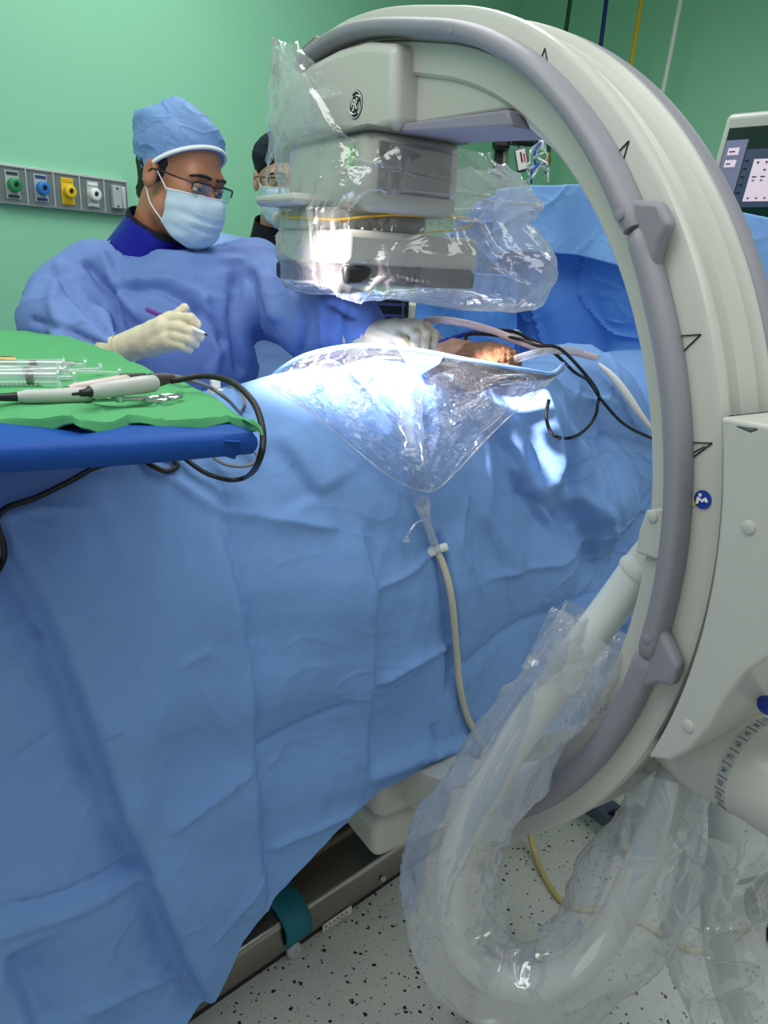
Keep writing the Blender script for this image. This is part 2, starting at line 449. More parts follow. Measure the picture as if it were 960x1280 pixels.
def surf(fn, lo, hi, h):
    lo, hi = np.asarray(lo, float), np.asarray(hi, float)
    B = 5
    n = (np.ceil((hi-lo)/h/B).astype(int)+1)*B
    nc = n//B
    ax = [lo[i]+(np.arange(nc[i])*B+(B-1)/2)*h for i in range(3)]
    Xc = np.stack(np.meshgrid(*ax, indexing='ij'), -1).reshape(-1, 3)
    dc = fn(Xc).reshape(nc)
    V = np.repeat(np.repeat(np.repeat(dc, B, 0), B, 1), B, 2).astype(np.float32)
    act = np.argwhere(np.abs(dc) < h*B*1.5)
    off = np.stack(np.meshgrid(*[np.arange(B)]*3, indexing='ij'), -1).reshape(-1, 3)
    idx = (act[:, None, :]*B+off[None]).reshape(-1, 3)
    for s in range(0, len(idx), 400000):
        q = idx[s:s+400000]
        V[q[:, 0], q[:, 1], q[:, 2]] = fn(lo+q*h)
    S = V < 0
    cnt = np.zeros(tuple(n-1), np.int8)
    for i in (0, 1):
        for j in (0, 1):
            for k in (0, 1): cnt += S[i:n[0]-1+i, j:n[1]-1+j, k:n[2]-1+k]
    cells = np.argwhere((cnt > 0) & (cnt < 8))
    ID = np.full(tuple(n-1), -1, np.int32); ID[tuple(cells.T)] = np.arange(len(cells))
    pos = np.zeros((len(cells), 3)); w = np.zeros(len(cells))
    cs = [(i, j, k) for i in (0, 1) for j in (0, 1) for k in (0, 1)]
    for a in cs:
        for b in cs:
            if a < b and sum(abs(x-y) for x, y in zip(a, b)) == 1:
                qa, qb = cells+a, cells+b
                fa, fb = V[tuple(qa.T)].astype(float), V[tuple(qb.T)].astype(float)
                m = (fa < 0) != (fb < 0)
                t = np.where(m, fa/(np.where(fa == fb, 1, fa-fb)), 0)
                p = qa+(qb-qa)*t[:, None]
                pos[m] += p[m]; w[m] += 1
    pos = lo+h*pos/w[:, None]
    faces = []
    for axn in range(3):
        e = [0, 0, 0]; e[axn] = 1
        o1, o2 = [(1, 2), (2, 0), (0, 1)][axn]
        A = S[:n[0]-e[0], :n[1]-e[1], :n[2]-e[2]]; Bb = S[e[0]:, e[1]:, e[2]:]
        q = np.argwhere(A != Bb)
        ok = (q[:, o1] > 0) & (q[:, o2] > 0) & (q[:, o1] < n[o1]-1) & (q[:, o2] < n[o2]-1)
        q = q[ok]
        u = np.zeros(3, int); u[o1] = 1; v = np.zeros(3, int); v[o2] = 1
        f = np.stack([ID[tuple((q-u-v).T)], ID[tuple((q-v).T)], ID[tuple(q.T)], ID[tuple((q-u).T)]], 1)
        ins = A[tuple(q.T)]
        f[~ins] = f[~ins][:, ::-1]
        faces.append(f)
    return pos, np.vstack(faces)
def vnorm(V, Fc):
    n = np.cross(V[Fc[:, 2]]-V[Fc[:, 0]], V[Fc[:, 3]]-V[Fc[:, 1]]); N = np.zeros_like(V)
    for k in range(4): np.add.at(N, Fc[:, k], n)
    return N/(np.linalg.norm(N, axis=1, keepdims=True)+1e-12)
def sdfobj(name, fn, lo, hi, h, m, parent=None, disp=None, local=None, extra=None):
    V, Fc = surf(fn, lo, hi, h)
    if disp is not None: V = V+vnorm(V, Fc)*disp(V)[:, None]
    if local is not None: V = local(V)
    mb = MB(); mb.add(V, Fc.tolist())
    if extra is not None: mb.add(*extra)
    return mb.build(name, m, parent, auto=0)

def text_mesh(txt, size):
    c = bpy.data.curves.new('t', 'FONT'); c.body = txt; c.size = size; c.align_x = 'CENTER'; c.align_y = 'CENTER'
    o = bpy.data.objects.new('t', c); COL.objects.link(o)
    dg = bpy.context.evaluated_depsgraph_get(); dg.update()
    me = bpy.data.meshes.new_from_object(o.evaluated_get(dg))
    V = np.array([v.co[:] for v in me.vertices]); Fs = [tuple(p.vertices) for p in me.polygons]
    bpy.data.objects.remove(o); bpy.data.meshes.remove(me)
    return V, Fs

# ================================================================== SETTING
Z3 = np.array([0, 0, 1.0])
WB = math.radians(34)
wd = np.array([math.sin(WB), math.cos(WB), 0])            # along the gas-panel wall
wn = np.array([math.cos(WB), -math.sin(WB), 0])           # its normal, into the room
W0 = P(76, 235, 2.55); W0[2] = 0
corner = W0 + wd*3.35
def struct(o): o['kind'] = 'structure'; return o
mb = MB().box((0.3, 2.2, -0.025), 9, 9, 0.05); struct(mb.build('floor', 'speckled_vinyl', smooth=False))
mb = MB().box((0.3, 2.2, 3.45), 9, 9, 0.1); struct(mb.build('ceiling', 'ceiling_white', smooth=False))
a0 = W0 - wd*2.2
mb = MB().box((a0+corner)/2 - wn*0.05 + Z3*1.7, np.linalg.norm(corner-a0), 0.1, 3.4, (wd, wn, Z3)); struct(mb.build('wall_left', 'green_wall_paint', smooth=False))
b1 = corner + wn*5.0
mb = MB().box((corner+b1)/2 + wd*0.05 + Z3*1.7, 5.2, 0.1, 3.4, (wn, wd, Z3)); struct(mb.build('wall_back', 'green_wall_paint', smooth=False))
mb = MB().box((a0+corner)/2 + wn*0.006 + Z3*0.05, np.linalg.norm(corner-a0), 0.012, 0.1, (wd, wn, Z3)); struct(mb.build('baseboard_left', 'grey_plastic', smooth=False))
mb = MB().box((corner+b1)/2 - wd*0.006 + Z3*0.05, 5.0, 0.012, 0.1, (wn, wd, Z3)); struct(mb.build('baseboard_back', 'grey_plastic', smooth=False))
def onwall(px, py): return onp(px, py, W0, wn)
def onback(px, py): return onp(px, py, corner, wd)

# ================================================================== GAS OUTLET PANEL on the wall
def gas_panel():
    pr = onwall(155, 250); pl = onwall(28, 237)
    zt, zb = onwall(77, 216)[2], onwall(77, 262)[2]
    zc, hh = (zt+zb)/2, zt-zb
    s_of = lambda px, py: (onwall(px, py)-W0) @ wd
    edges = [s_of(x, 236+0.09*(x-76)) for x in (28, 61, 93, 124, 154)]
    wdt = (edges[4]-edges[0])/4
    edges = [edges[4]-wdt*k for k in range(6)][::-1]
    t = thing('gas_outlet_panel', W0+wd*(edges[0]+edges[-1])/2+Z3*zb, 'grey medical gas outlet strip mounted on the green wall beside the surgeon', 'wall panel')
    ax = (wd, wn, Z3)
    cols = ['gas_green', 'gas_blue', 'gas_yellow', 'gas_white', None]
    for k in range(5):
        c = W0 + wd*(edges[k]+edges[k+1])/2 + Z3*zc
        w = wdt
        mb = MB().box(c+wn*0.012, w-0.003, 0.024, hh*0.94, ax, 0)
        mb.box(c+wn*0.013+Z3*hh*0.48, w, 0.03, hh*0.07, ax, 1).box(c+wn*0.013-Z3*hh*0.48, w, 0.03, hh*0.05, ax, 0)
        mb.box(c+wn*0.013+wd*w*0.49, 0.004, 0.030, hh*0.96, ax, 1)
        pl_ = mb.build('outlet_module', ['panel_grey', 'panel_edge'], t, bevel=0.0015, smooth=False)
        sub = c + wn*0.026
        if cols[k]:
            MB().box(sub, w*0.48, 0.004, hh*0.72, ax).build('outlet_plate', 'gas_yellow' if k == 2 else 'plate_light', pl_, bevel=0.001, smooth=False)
            for q_ in (0.29, -0.29): MB().box(sub+wn*0.003+Z3*hh*q_, w*0.38, 0.002, hh*0.075, ax).build('outlet_text_strip', {'gas_green': 'hose_green', 'gas_blue': 'label_blue', 'gas_yellow': 'hose_yellow', 'gas_white': 'gas_white'}[cols[k]], pl_, smooth=False)
            MB().lathe(sub, wn, [(0, w*0.20), (0.012, w*0.22), (0.022, w*0.21), (0.025, w*0.17), (0.025, w*0.10), (0.018, w*0.09)], 28, caps=False).build('coupling_ring', cols[k], pl_)
            MB().lathe(sub, wn, [(0, w*0.095), (0.02, w*0.095), (0.021, w*0.06), (0.012, w*0.055)], 20).build('socket', 'steel', pl_)
            MB().lathe(sub, wn, [(0.012, w*0.05), (0.0225, w*0.05)], 14).build('socket_hole', 'black_plastic', pl_)
        else:
            MB().box(sub+wn*0.006-wd*w*0.05, w*0.38, 0.018, hh*0.66, ax).build('blank_cover', 'plate_light', pl_, bevel=0.003)
            MB().box(sub+wn*0.006+wd*w*0.22, w*0.14, 0.024, hh*0.62, ax).build('sliding_latch', 'panel_edge', pl_, bevel=0.003)
            for q_ in (0.24, -0.26): MB().lathe(sub+wn*0.015+Z3*hh*q_-wd*w*0.05, wn, [(0, 0.004), (0.002, 0.003)], 10).build('screw', 'dark_steel', pl_)
gas_panel()

# ================================================================== GAS HOSES on the back wall
for nm, top, bot, mm in (('green', (734, 0), (727, 50), 'hose_green'), ('blue', (777, 0), (767, 75), 'hose_blue'), ('yellow', (820, 0), (803, 100), 'hose_yellow'), ('white', (867, 0), (841, 135), 'gas_white')):
    a, b = onback(*top)-wd*0.25, onback(*bot)-wd*0.25
    dr = (b-a)/np.linalg.norm(b-a)
    k = (3.395-a[2])/dr[2]
    a2 = a+dr*k; b2 = a+dr*((1.72-a[2])/dr[2]) if nm != 'green' else onback(704.5, 199)-wd*0.25
    t = MB().tube(spline([a2, a2*0.6+b2*0.4+wn*0.004, a2*0.3+b2*0.7-wn*0.004, b2], 8), 0.0125, 12).build('gas_hose', mm)
    tag(t, f'{ {"green":"dark green"}.get(nm, nm) } gas hose hanging from the ceiling before the green wall', 'hose', 'gas hoses hanging from the ceiling')
    cp_ = MB().lathe(b2-Z3*0.07, Z3, [(0, 0.010), (0.003, 0.018), (0.02, 0.022), (0.045, 0.022), (0.05, 0.016), (0.075, 0.015)], 18).build('hose_coupler', 'brass', t)
    MB().lathe(b2-Z3*0.115, Z3, [(0, 0.009), (0.045, 0.010)], 14).build('nipple', 'black_plastic', cp_)
    MB().lathe(a2-Z3*0.03, Z3, [(0, 0.02), (0.02, 0.04), (0.03, 0.045)], 20).build('ceiling_rose', 'white_plastic', t)

# ================================================================== OPERATING TABLE
b0, b1_ = onz(265, 1265, 0), onz(488, 1108, 0)
T = (b1_-b0)/np.linalg.norm(b1_-b0)                        # along the table, away from the camera
Mv = np.array([T[1], -T[0], 0])                             # across it, towards the camera
def LT(s, m, z): return b0+T*s+Mv*m+Z3*z
def table():
    t = thing('operating_table', LT(0.3, -0.25, 0), 'steel operating table base showing below the hem of the blue drape', 'operating table')
    ax = (T, Mv, Z3)
    prof = [(0, 0.022), (0.0, 0.05), (-0.012, 0.092), (-0.05, 0.108), (-0.50, 0.108), (-0.55, 0.08), (-0.55, 0.022)]
    MB().prism([LT(-0.55, m, z) for m, z in prof], T*1.75).build('base_cover', 'steel', t, bevel=0.008, segs=3, recalc=True)
    MB().box(LT(0.325, -0.275, 0.012), 1.70, 0.53, 0.024, ax).build('plinth', 'black_rubber', t, smooth=False)
    MB().box(LT(0.35, -0.27, 0.60), 0.34, 0.30, 0.98, ax).build('column', 'steel', t, bevel=0.03, segs=3)
    MB().box(LT(0.72, -0.20, 1.06), 1.30, 0.40, 0.06, ax).build('table_top', 'black_plastic', t, bevel=0.01)
    # brake strap
    q = onp(372, 1165, LT(0, 0, 0), Mv); s0 = (q-b0) @ T
    path = [(-0.09, 0.1115), (-0.05, 0.1125), (-0.012, 0.098), (0.006, 0.075), (0.006, 0.040)]
    G = np.array([[LT(s0+d, m, z) for m, z in resample(spline([(a, b, 0) for a, b in path], 6), 20)[:, :2]] for d in (-0.034, -0.012, 0.012, 0.034)])
    MB().grid(G).build('strap', 'teal_strap', t, solid=0.004)
    MB().box(LT(s0, -0.12, 0.113), 0.10, 0.10, 0.012, ax).build('strap_anchor', 'black_plastic', t, bevel=0.003)
    q = onp(368, 1188, LT(0, 0.006, 0), Mv)
    MB().lathe(q-Mv*0.008, Mv, [(0, 0.017), (0.008, 0.018), (0.014, 0.014), (0.014, 0.006), (0.010, 0.005)], 20).build('castor_cap', 'plate_light', t)
    q = onp(421, 1148, LT(0, 0.001, 0), Mv)
    lp = MB().box(q+Mv*0.002, 0.085, 0.002, 0.022, ax).build('rating_label', 'label_paper', t, smooth=False)
    mb = MB()
    for i in range(3):
        for j in range(6): mb.box(q+Mv*0.0035+T*(-0.036+0.012*j+0.003*(i % 2))+Z3*(0.006-0.006*i), 0.008 - 0.002*((i+j) % 3), 0.0008, 0.002, ax)
    mb.build('label_print', 'label_dark', lp, smooth=False)
    q = onp(478, 1098, LT(0, 0.002, 0), Mv)
    MB().lathe(q, Mv, [(0, 0.007), (0.006, 0.006), (0.007, 0.003)], 14).build('plug', 'plate_light', t)
table()

# ================================================================== TABLE DRAPE
OFFS = ([-1.2, -0.5, -0.2, 0.0, 0.3, 0.6, 1.0, 2.5], [-0.02, 0.0, 0.06, 0.12, 0.19, 0.20, 0.20, 0.20])
def off(s): return np.interp(s, *OFFS)
def on_side(px, py):
    s = 0.2
    for _ in range(8):
        q = onp(px, py, LT(0, off(s), 0), Mv); s = 0.5*s+0.5*((q-b0) @ T)
    return s, q[2]
hem_px = [(228, 1290), (268, 1250), (300, 1172), (345, 1110), (410, 1040), (470, 985), (520, 958), (560, 940), (640, 935), (720, 905), (800, 880)]
hem = sorted(on_side(*p) for p in hem_px)
HS = np.array([-1.3, hem[0][0]-0.12]+[h[0] for h in hem]+[3.0]); HZ = np.array([0.05, 0.06]+[h[1] for h in hem]+[hem[-1][1]])
def build_drape():
    S = np.r_[np.linspace(-1.15, -0.56, 28), np.linspace(-0.55, 1.0, 390), np.linspace(1.01, 2.05, 110)]
    NS, NQ = len(S), 430
    prof = spline([(-0.66, 0.62, 0), (-0.64, 0.95, 0), (-0.60, 1.10, 0), (-0.5, 1.165, 0), (-0.36, 1.20, 0), (-0.20, 1.235, 0), (-0.10, 1.205, 0), (-0.03, 1.13, 0), (0.0, 1.02, 0), (0.012, 0.85, 0), (0.015, 0.6, 0)], 10)[:, :2]
    creases = [
        ([(287, 646), (299, 730), (314, 820), (320, 939), (326, 1059), (332, 1119)], -0.01, 0.006, 'v'),
        ([(287, 646), (299, 730), (314, 820), (320, 939), (326, 1059), (332, 1119)], -0.009, 0.007, 's'),
        ([(449, 658), (458, 730), (458, 837), (452, 963)], 0.006, 0.005, 'v'),
        ([(449, 658), (458, 730), (458, 837), (452, 963)], -0.007, 0.006, 's'),
        ([(6, 658), (60, 778), (108, 909), (150, 1023), (186, 1101), (222, 1191), (258, 1257)], 0.02, 0.007, 's'),
        ([(-9, 664), (45, 784), (93, 915), (135, 1029), (171, 1107), (207, 1197), (243, 1263)], -0.007, 0.022, 'g'),
        ([(198, 730), (180, 969), (150, 1011)], 0.012, 0.045, 'g'),
        ([(383, 562), (407, 622)], 0.01, 0.007, 's'),
        ([(0, 670), (72, 649), (156, 640)], 0.006, 0.008, 'v'),
        ([(108, 909), (144, 891)], 0.007, 0.006, 'v'),
        ([(210, 1029), (258, 993), (305, 960)], 0.01, 0.01, 'v'),
        ([(317, 939), (431, 876)], -0.007, 0.006, 'v'),
        ([(467, 849), (509, 823), (557, 802)], 0.012, 0.012, 'v'),
        ([(0, 1128), (54, 1116), (102, 1100), (180, 1082)], -0.01, 0.007, 'v'),
        ([(0, 1149), (90, 1122), (174, 1098)], 0.01, 0.016, 'g'),
        ([(102, 1252), (180, 1236), (240, 1227)], 0.01, 0.009, 'v'),
        ([(335, 1059), (389, 1032), (443, 1005)], 0.009, 0.009, 'v'),
        ([(258, 1170), (293, 1125), (326, 1083)], 0.006, 0.008, 'v'),
        ([(0, 829), (48, 796)], 0.009, 0.011, 'v'),
        ([(12, 945), (60, 915)], -0.006, 0.006, 'v'),
        ([(258, 808), (222, 826)], 0.004, 0.006, 'v'),
        ([(551, 670), (548, 730), (557, 820), (551, 861)], -0.014, 0.008, 'v'),
        ([(551, 670), (548, 730), (557, 820)], 0.01, 0.008, 's'),
        ([(461, 730), (503, 715), (539, 691)], 0.006, 0.007, 'v'),
        ([(222, 586), (252, 616), (282, 640)], 0.01, 0.007, 'v'),
        ([(299, 586), (299, 640)], -0.006, 0.006, 'v'),
        ([(282, 640), (359, 652), (419, 661)], 0.008, 0.012, 'v'),
        ([(0, 1191), (21, 1233), (42, 1284)], -0.02, 0.006, 's'),
        ([(467, 963), (515, 942), (575, 927)], 0.012, 0.02, 'g'),
        ([(533, 903), (539, 933)], -0.008, 0.006, 'v'),
        ([(630, 560), (610, 640), (640, 700)], 0.016, 0.026, 'g'),
        ([(660, 540), (668, 620), (720, 660)], -0.014, 0.012, 'v'),
        ([(700, 520), (690, 600), (740, 640)], 0.018, 0.022, 'g'),
        ([(740, 560), (735, 640), (770, 700)], 0.014, 0.014, 'v'),
        ([(780, 540), (760, 620)], -0.012, 0.012, 'v'),
        ([(600, 720), (690, 700), (790, 640)], 0.008, 0.008, 'v'),
        ([(735, 540), (722, 620), (745, 700)], 0.02, 0.009, 's'),
        ([(665, 520), (660, 590), (690, 660)], 0.02, 0.009, 's'),
        ([(560, 830), (650, 775), (760, 730)], -0.01, 0.012, 'v'),
        ([(690, 490), (683, 540), (690, 600)], 0.02, 0.008, 's'),
        ([(720, 480), (760, 500), (800, 520)], 0.012, 0.01, 'v'),
        ([(640, 860), (720, 800), (800, 760)], 0.01, 0.01, 'v'),
        ([(590, 620), (570, 680), (590, 740)], 0.008, 0.008, 'v'),
    ]
    cr = [(np.array([on_side(*p) for p in pl]), a, w, k) for pl, a, w, k in creases]
    G = np.empty((NS, NQ, 3)); SZ = np.empty((NS, NQ, 2))
    for i, s in enumerate(S):
        o = off(s); zh = np.interp(s, HS, HZ)
        low = float(1-sstep(-0.25, 0.25, s))*0.05              # lower under the instrument tray
        bul = 0.05*math.exp(-((s-0.42)/0.22)**2)
        p = prof.copy(); p[:, 1] = p[:, 1] + (bul - low)*sstep(0.8, 1.2, p[:, 1]) - 0.02*sstep(1.1, 1.6, s)*sstep(0.8, 1.2, p[:, 1])
        p = np.vstack([p, [[0.012-0.01*(0.6-zh), min(zh, 0.58)]]])
        q = resample(np.c_[p, np.zeros(len(p))], NQ)
        G[i] = b0+T*s+Mv*(o+q[:, :1])+Z3*q[:, 1:2]; SZ[i, :, 0] = s; SZ[i, :, 1] = q[:, 1]
    N = grid_normals(G)
    if N[NS//2, -10] @ Mv < 0: N = -N
    D = 0.010*noise(SZ, 2.0, 3) + 0.004*noise(SZ, 4.2, 4) + 0.0030*crinkle(SZ, 2.6, 5, 0.05) + 0.0018*crinkle(SZ, 6, 6, 0.05) + 0.0005*noise(SZ, 22, 7)
    rt = sstep(0.55, 0.9, SZ[..., 0])
    D = D + rt*(0.020*noise(SZ, 4.0, 8)+0.010*crinkle(SZ, 6, 9, 0.15))
    X = SZ.reshape(-1, 2); add = np.zeros(len(X))
    for pl, a, w, k in cr:
        best = np.full(len(X), 9.0); sg = np.zeros(len(X)); tl = np.zeros(len(X)); nl = len(pl)-1
        for ii, (A, B) in enumerate(zip(pl[:-1], pl[1:])):
            ab = B-A; t = np.clip((X-A) @ ab/(ab @ ab), 0, 1); dd = np.linalg.norm(X-A-t[:, None]*ab, axis=1); cl_ = dd < best; best = np.where(cl_, dd, best); c2 = ab[0]*(X[:, 1]-A[1])-ab[1]*(X[:, 0]-A[0]); sg = np.where(cl_, c2/np.linalg.norm(ab), sg); tl = np.where(cl_, (ii+(X-A) @ ab/(ab @ ab))/nl, tl)
        if k == 's':
            add += a*np.tanh(sg/w)*np.exp(-(best/0.075)**2)*sstep(-0.12, 0.12, tl)*sstep(1.12, 0.88, tl); continue
        add += (1.3*a*np.exp(-best/w)*sstep(-0.15, 0.15, tl)*sstep(1.15, 0.85, tl) if k == 'v' else 1.3*a*np.exp(-(best/w)**2))
    side = sstep(-0.5, 0.3, (G-b0) @ Mv-off(SZ[..., 0])+0.3)
    D = (D+add.reshape(NS, NQ))*(0.35+0.65*side)
    G = G+N*D[..., None]
    return G
DG = build_drape()
mb = MB().grid(DG)
drape = mb.build('table_drape', 'drape_blue', auto=0)
tag(drape, 'large creased blue surgical drape covering the patient and hanging down the operating table', 'surgical drape')
_V = mb.v[0]; BVH = BVHTree.FromPolygons([Vector(v) for v in _V], mb.f)
def hit(px, py, lift=0.0, default=1.3):
    r = ray(px, py); L = np.linalg.norm(r)
    h = BVH.ray_cast(Vector(EYE), Vector(r/L))
    d = (h[3]/L) if h[0] is not None else default
    return P(px, py, d-lift)
def hitd(px, py, default=1.3):
    r = ray(px, py); L = np.linalg.norm(r)
    h = BVH.ray_cast(Vector(EYE), Vector(r/L)); return (h[3]/L) if h[0] is not None else default

# ================================================================== ANAESTHESIA SCREEN DRAPE
def screen():
    s0 = 1.30
    q = lambda px, py: onp(px, py, LT(s0, 0, 0), T)
    mk = lambda p: ((p-b0) @ Mv, p[2])
    top = sorted(mk(q(*p)) for p in ((540, 330), (575, 270), (620, 245), (680, 237), (745, 237), (840, 252), (930, 268), (1010, 285)))
    tm, tz = np.array([a for a, b in top]), np.array([b for a, b in top])
    def sheet(name, m0, m1, zt, zb, dist, seed, matn, amp, parent=None, nu=130, nv=110):
        U = np.linspace(m0, m1, nu); V = np.linspace(0, 1, nv); G = np.empty((nu, nv, 3)); SZ = np.empty((nu, nv, 2))
        for i, m in enumerate(U):
            a, b = zt(m), zb(m); z = a+(b-a)*V
            G[i] = LT(s0, 0, 0)+Mv*m+Z3*z[:, None]-T*dist; SZ[i] = np.c_[np.full(nv, m), z]
        D = amp*(noise(SZ*[1.6, 0.7], 2.6, seed)+0.35*noise(SZ, 7, seed+1)+0.9*crinkle(SZ, 2.5, seed+2, 0.15)+0.35*crinkle(SZ, 7, seed+3, 0.15))
        G = G-T*D[..., None]
        return MB().grid(G).build(name, matn, parent, solid=0.0016)
    o = sheet('screen_drape', tm[0], tm[-1], lambda m: np.interp(m, tm, tz), lambda m: 1.08, 0.0, 31, 'drape_far', 0.020)
    tag(o, 'blue anaesthesia screen drape standing upright across the head end of the table', 'surgical drape')
    zc = lambda m: np.interp(m, tm, tz)
    sheet('folded_cuff', mk(q(640, 260))[0], tm[-1], lambda m: zc(m)+0.004, lambda m: zc(m)-0.165, 0.072, 41, 'drape_cuff', 0.007, o, nv=40)
    sheet('side_flap', mk(q(560, 330))[0], mk(q(690, 330))[0], lambda m: min(zc(m)-0.02, 1.44), lambda m: 1.14, 0.135, 51, 'drape_far', 0.009, o, 60, 50)
    # frame that carries it
    fr = thing('anaesthesia_screen_stand', LT(s0+0.03, tm[0]+0.1, 1.05), 'steel screen frame behind the upright blue drape', 'frame')
    pth = [LT(s0+0.045, m, max(0.9, np.interp(m, tm, tz)-0.03)) for m in np.linspace(tm[0]+0.08, tm[-1]-0.05, 24)]
    MB().tube(pth, 0.008, 10).build('top_rail', 'steel', fr)
    MB().tube([pth[0], pth[0]*[1, 1, 0]+Z3*1.0], 0.008, 10).build('post', 'steel', fr)
    MB().tube([pth[-1], pth[-1]*[1, 1, 0]+Z3*0.0], 0.008, 10).build('post', 'steel', fr)
screen()

# white strip standing in for light reflected off the clear drape, head end
def build_streak():
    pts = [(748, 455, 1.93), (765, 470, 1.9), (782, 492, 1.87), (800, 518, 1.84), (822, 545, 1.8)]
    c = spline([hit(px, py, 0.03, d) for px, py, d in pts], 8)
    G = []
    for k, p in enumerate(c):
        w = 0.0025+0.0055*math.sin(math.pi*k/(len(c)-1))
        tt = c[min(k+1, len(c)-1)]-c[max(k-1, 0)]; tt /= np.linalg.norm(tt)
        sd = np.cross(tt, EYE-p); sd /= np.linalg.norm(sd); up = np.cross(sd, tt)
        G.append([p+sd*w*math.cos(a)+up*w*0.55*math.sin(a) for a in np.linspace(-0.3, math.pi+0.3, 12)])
    o = MB().grid(np.array(G)).build('light_streak', 'gas_white', solid=0.002)
    tag(o, 'white strip standing in for a streak of reflected light on the blue drape near the C-arm ring', 'light streak')
build_streak()
# ================================================================== C-ARM
CC = np.array([-0.0202, 1.3425, 1.1195]); CB = math.radians(56.35)
cn = np.array([math.sin(CB), math.cos(CB), 0]); cu = np.array([math.cos(CB), -math.sin(CB), 0])
def CP(r, a, w): a = math.radians(a); return CC+cu*r*math.cos(a)+Z3*r*math.sin(a)+cn*w
def CL(u_, w_, z): return np.array([CC[0], CC[1], 0])+cu*u_+cn*w_+Z3*z
CAX = (cu, cn, Z3)
RW = 0.105
def grow(a): return 1+0.115*float(sstep(78, 122, a))
carm = thing('c_arm', CL(0.9, 0.05, 0), 'large white mobile X-ray C-arm whose ring arches over the draped table', 'x-ray machine')
def sweep(prof, a0, a1, n, closed=True, caps=True):
    mb = MB(); A = np.linspace(a0, a1, n)
    G = np.array([[CP(r*grow(a), a, w) for r, w in prof] for a in A])
    mb.grid(G, closev=closed)
    if caps:
        k = len(prof); mb.f += [tuple(range(k)), tuple((n-1)*k+j for j in range(k-1, -1, -1))]; mb.m += [0, 0]
    return mb
ring = sweep([(0.608, 0.004), (0.612, 0.0), (0.692, 0.0), (0.698, 0.003), (0.70, 0.008), (0.70, 0.015), (0.697, 0.018), (0.684, 0.020), (0.682, 0.028), (0.682, 0.046), (0.686, 0.049), (0.690, 0.052), (0.690, 0.088), (0.697, 0.090),
              (0.70, 0.093), (0.70, 0.099), (0.697, 0.104), (0.692, RW), (0.612, RW), (0.608, RW-0.004)], -84, 121, 180).build('c_ring', 'white_plastic', carm, auto=30, recalc=True)
plabel(ring, 'white C-shaped ring')
# inner groove line on the near face
def ringline(r, a0, a1, w, rad, name, m, parent): return MB().tube([CP(r*grow(a), a, w) for a in np.linspace(a0, a1, 80)], rad, 6).build(name, m, parent)
ringline(0.652, 50, 108, 0.0, 0.0016, 'ring_seam', 'dark_grey_plastic', ring)
# outer grips (bumpers) on the near and far faces
def rail_r(a): return float(np.interp(a, [-60, -10, 28, 42, 60, 130], [0.657, 0.655, 0.655, 0.662, 0.667, 0.667]))
def bumper(r, a0, a1, w, rr, rw, parent, n=70):
    A = np.linspace(a0, a1, n); G = []
    for i, a in enumerate(A):
        k = min(1, 0.80+0.20*math.sqrt(min(1, min(i, n-1-i)/2.0)))
        c = np.linspace(0, 2*math.pi, 18, endpoint=False); rb = r or rail_r(a)
        G.append([CP((rb+rr*k*np.sign(math.cos(t))*abs(math.cos(t))**0.75)*grow(a), a, w+rw*k*np.sign(math.sin(t))*abs(math.sin(t))**0.75) for t in c])
    mb = MB().grid(np.array(G), closev=True)
    mb.f += [tuple(range(17, -1, -1)), tuple((n-1)*18+j for j in range(18))]; mb.m += [0, 0]
    return mb.build('grip_rail', 'bumper_grey', parent, recalc=True)
g1 = bumper(None, 35.3, 114, -0.015, 0.0125, 0.022, carm)
g2 = bumper(None, -8.5, 35.0, -0.012, 0.0125, 0.018, carm)
g3 = bumper(None, -47, -8.8, -0.010, 0.0165, 0.016, carm)
plabel(g3, 'purple grey lower grip rail')
g4 = bumper(0.682, 18, 78, RW+0.018, 0.017, 0.02, carm)
for a in (35.2, -8.0):
    poly = [CP(0.660, a+3.4, -0.004), CP(0.680, a+2.0, -0.004), CP(0.699, a+0.6, -0.004), CP(0.700, a-1.8, -0.004), CP(0.685, a-2.4, -0.004), CP(0.668, a-4.2, -0.004), CP(0.655, a-5, -0.004)]
    MB().prism(poly, -cn*0.018).build('grip_pad', 'bumper_grey', carm, bevel=0.006, segs=3, recalc=True)
MB().prism([CP(0.665*grow(112), 112, -0.004), CP(0.69*grow(112), 112, -0.004), CP(0.69*grow(108), 108, -0.004), CP(0.665*grow(108), 108, -0.004)], -cn*0.02).build('grip_pad', 'dark_grey_plastic', carm, bevel=0.004, recalc=True)
for a, g, rg in ((36.8, g1, 0.667), (73, g1, 0.667), (-6.3, g2, 0.654)):
    MB().lathe(CP(rail_r(a), a, -0.0285 if g is g2 else -0.0355), -cn, [(0, 0.0062), (0.0018, 0.0062), (0.0024, 0.0046)], 18).build('screw_cap', 'bumper_grey', g)
# outlined triangle marks on the near face
face = lambda px, py: onp(px, py, CC-cn*0.0008, cn)
def outline(pxs, rad=0.0009): return [face(*p) for p in pxs]
for tri in ([(676, 74), (681, 60), (684, 76)], [(768, 195), (786, 176), (778, 204)], [(849, 420), (876, 418), (850, 443)], [(862, 553), (890, 554), (862, 575)], [(562, 35), (566, 45), (572, 44), (577, 38)]):
    mb = MB(); pts = outline(tri)
    for a, b in zip(pts, pts[1:]+pts[:1]): mb.tube([a, b], 0.0008, 6)
    mb.build('position_mark', 'black_print', ring)
mb = MB()
for a, b in (((562, 566), (880, 558)), ((856, 431), (858, 423))): pass
mb.tube([face(866, 566), face(881, 558)], 0.0007, 6).build('position_mark', 'black_print', ring)
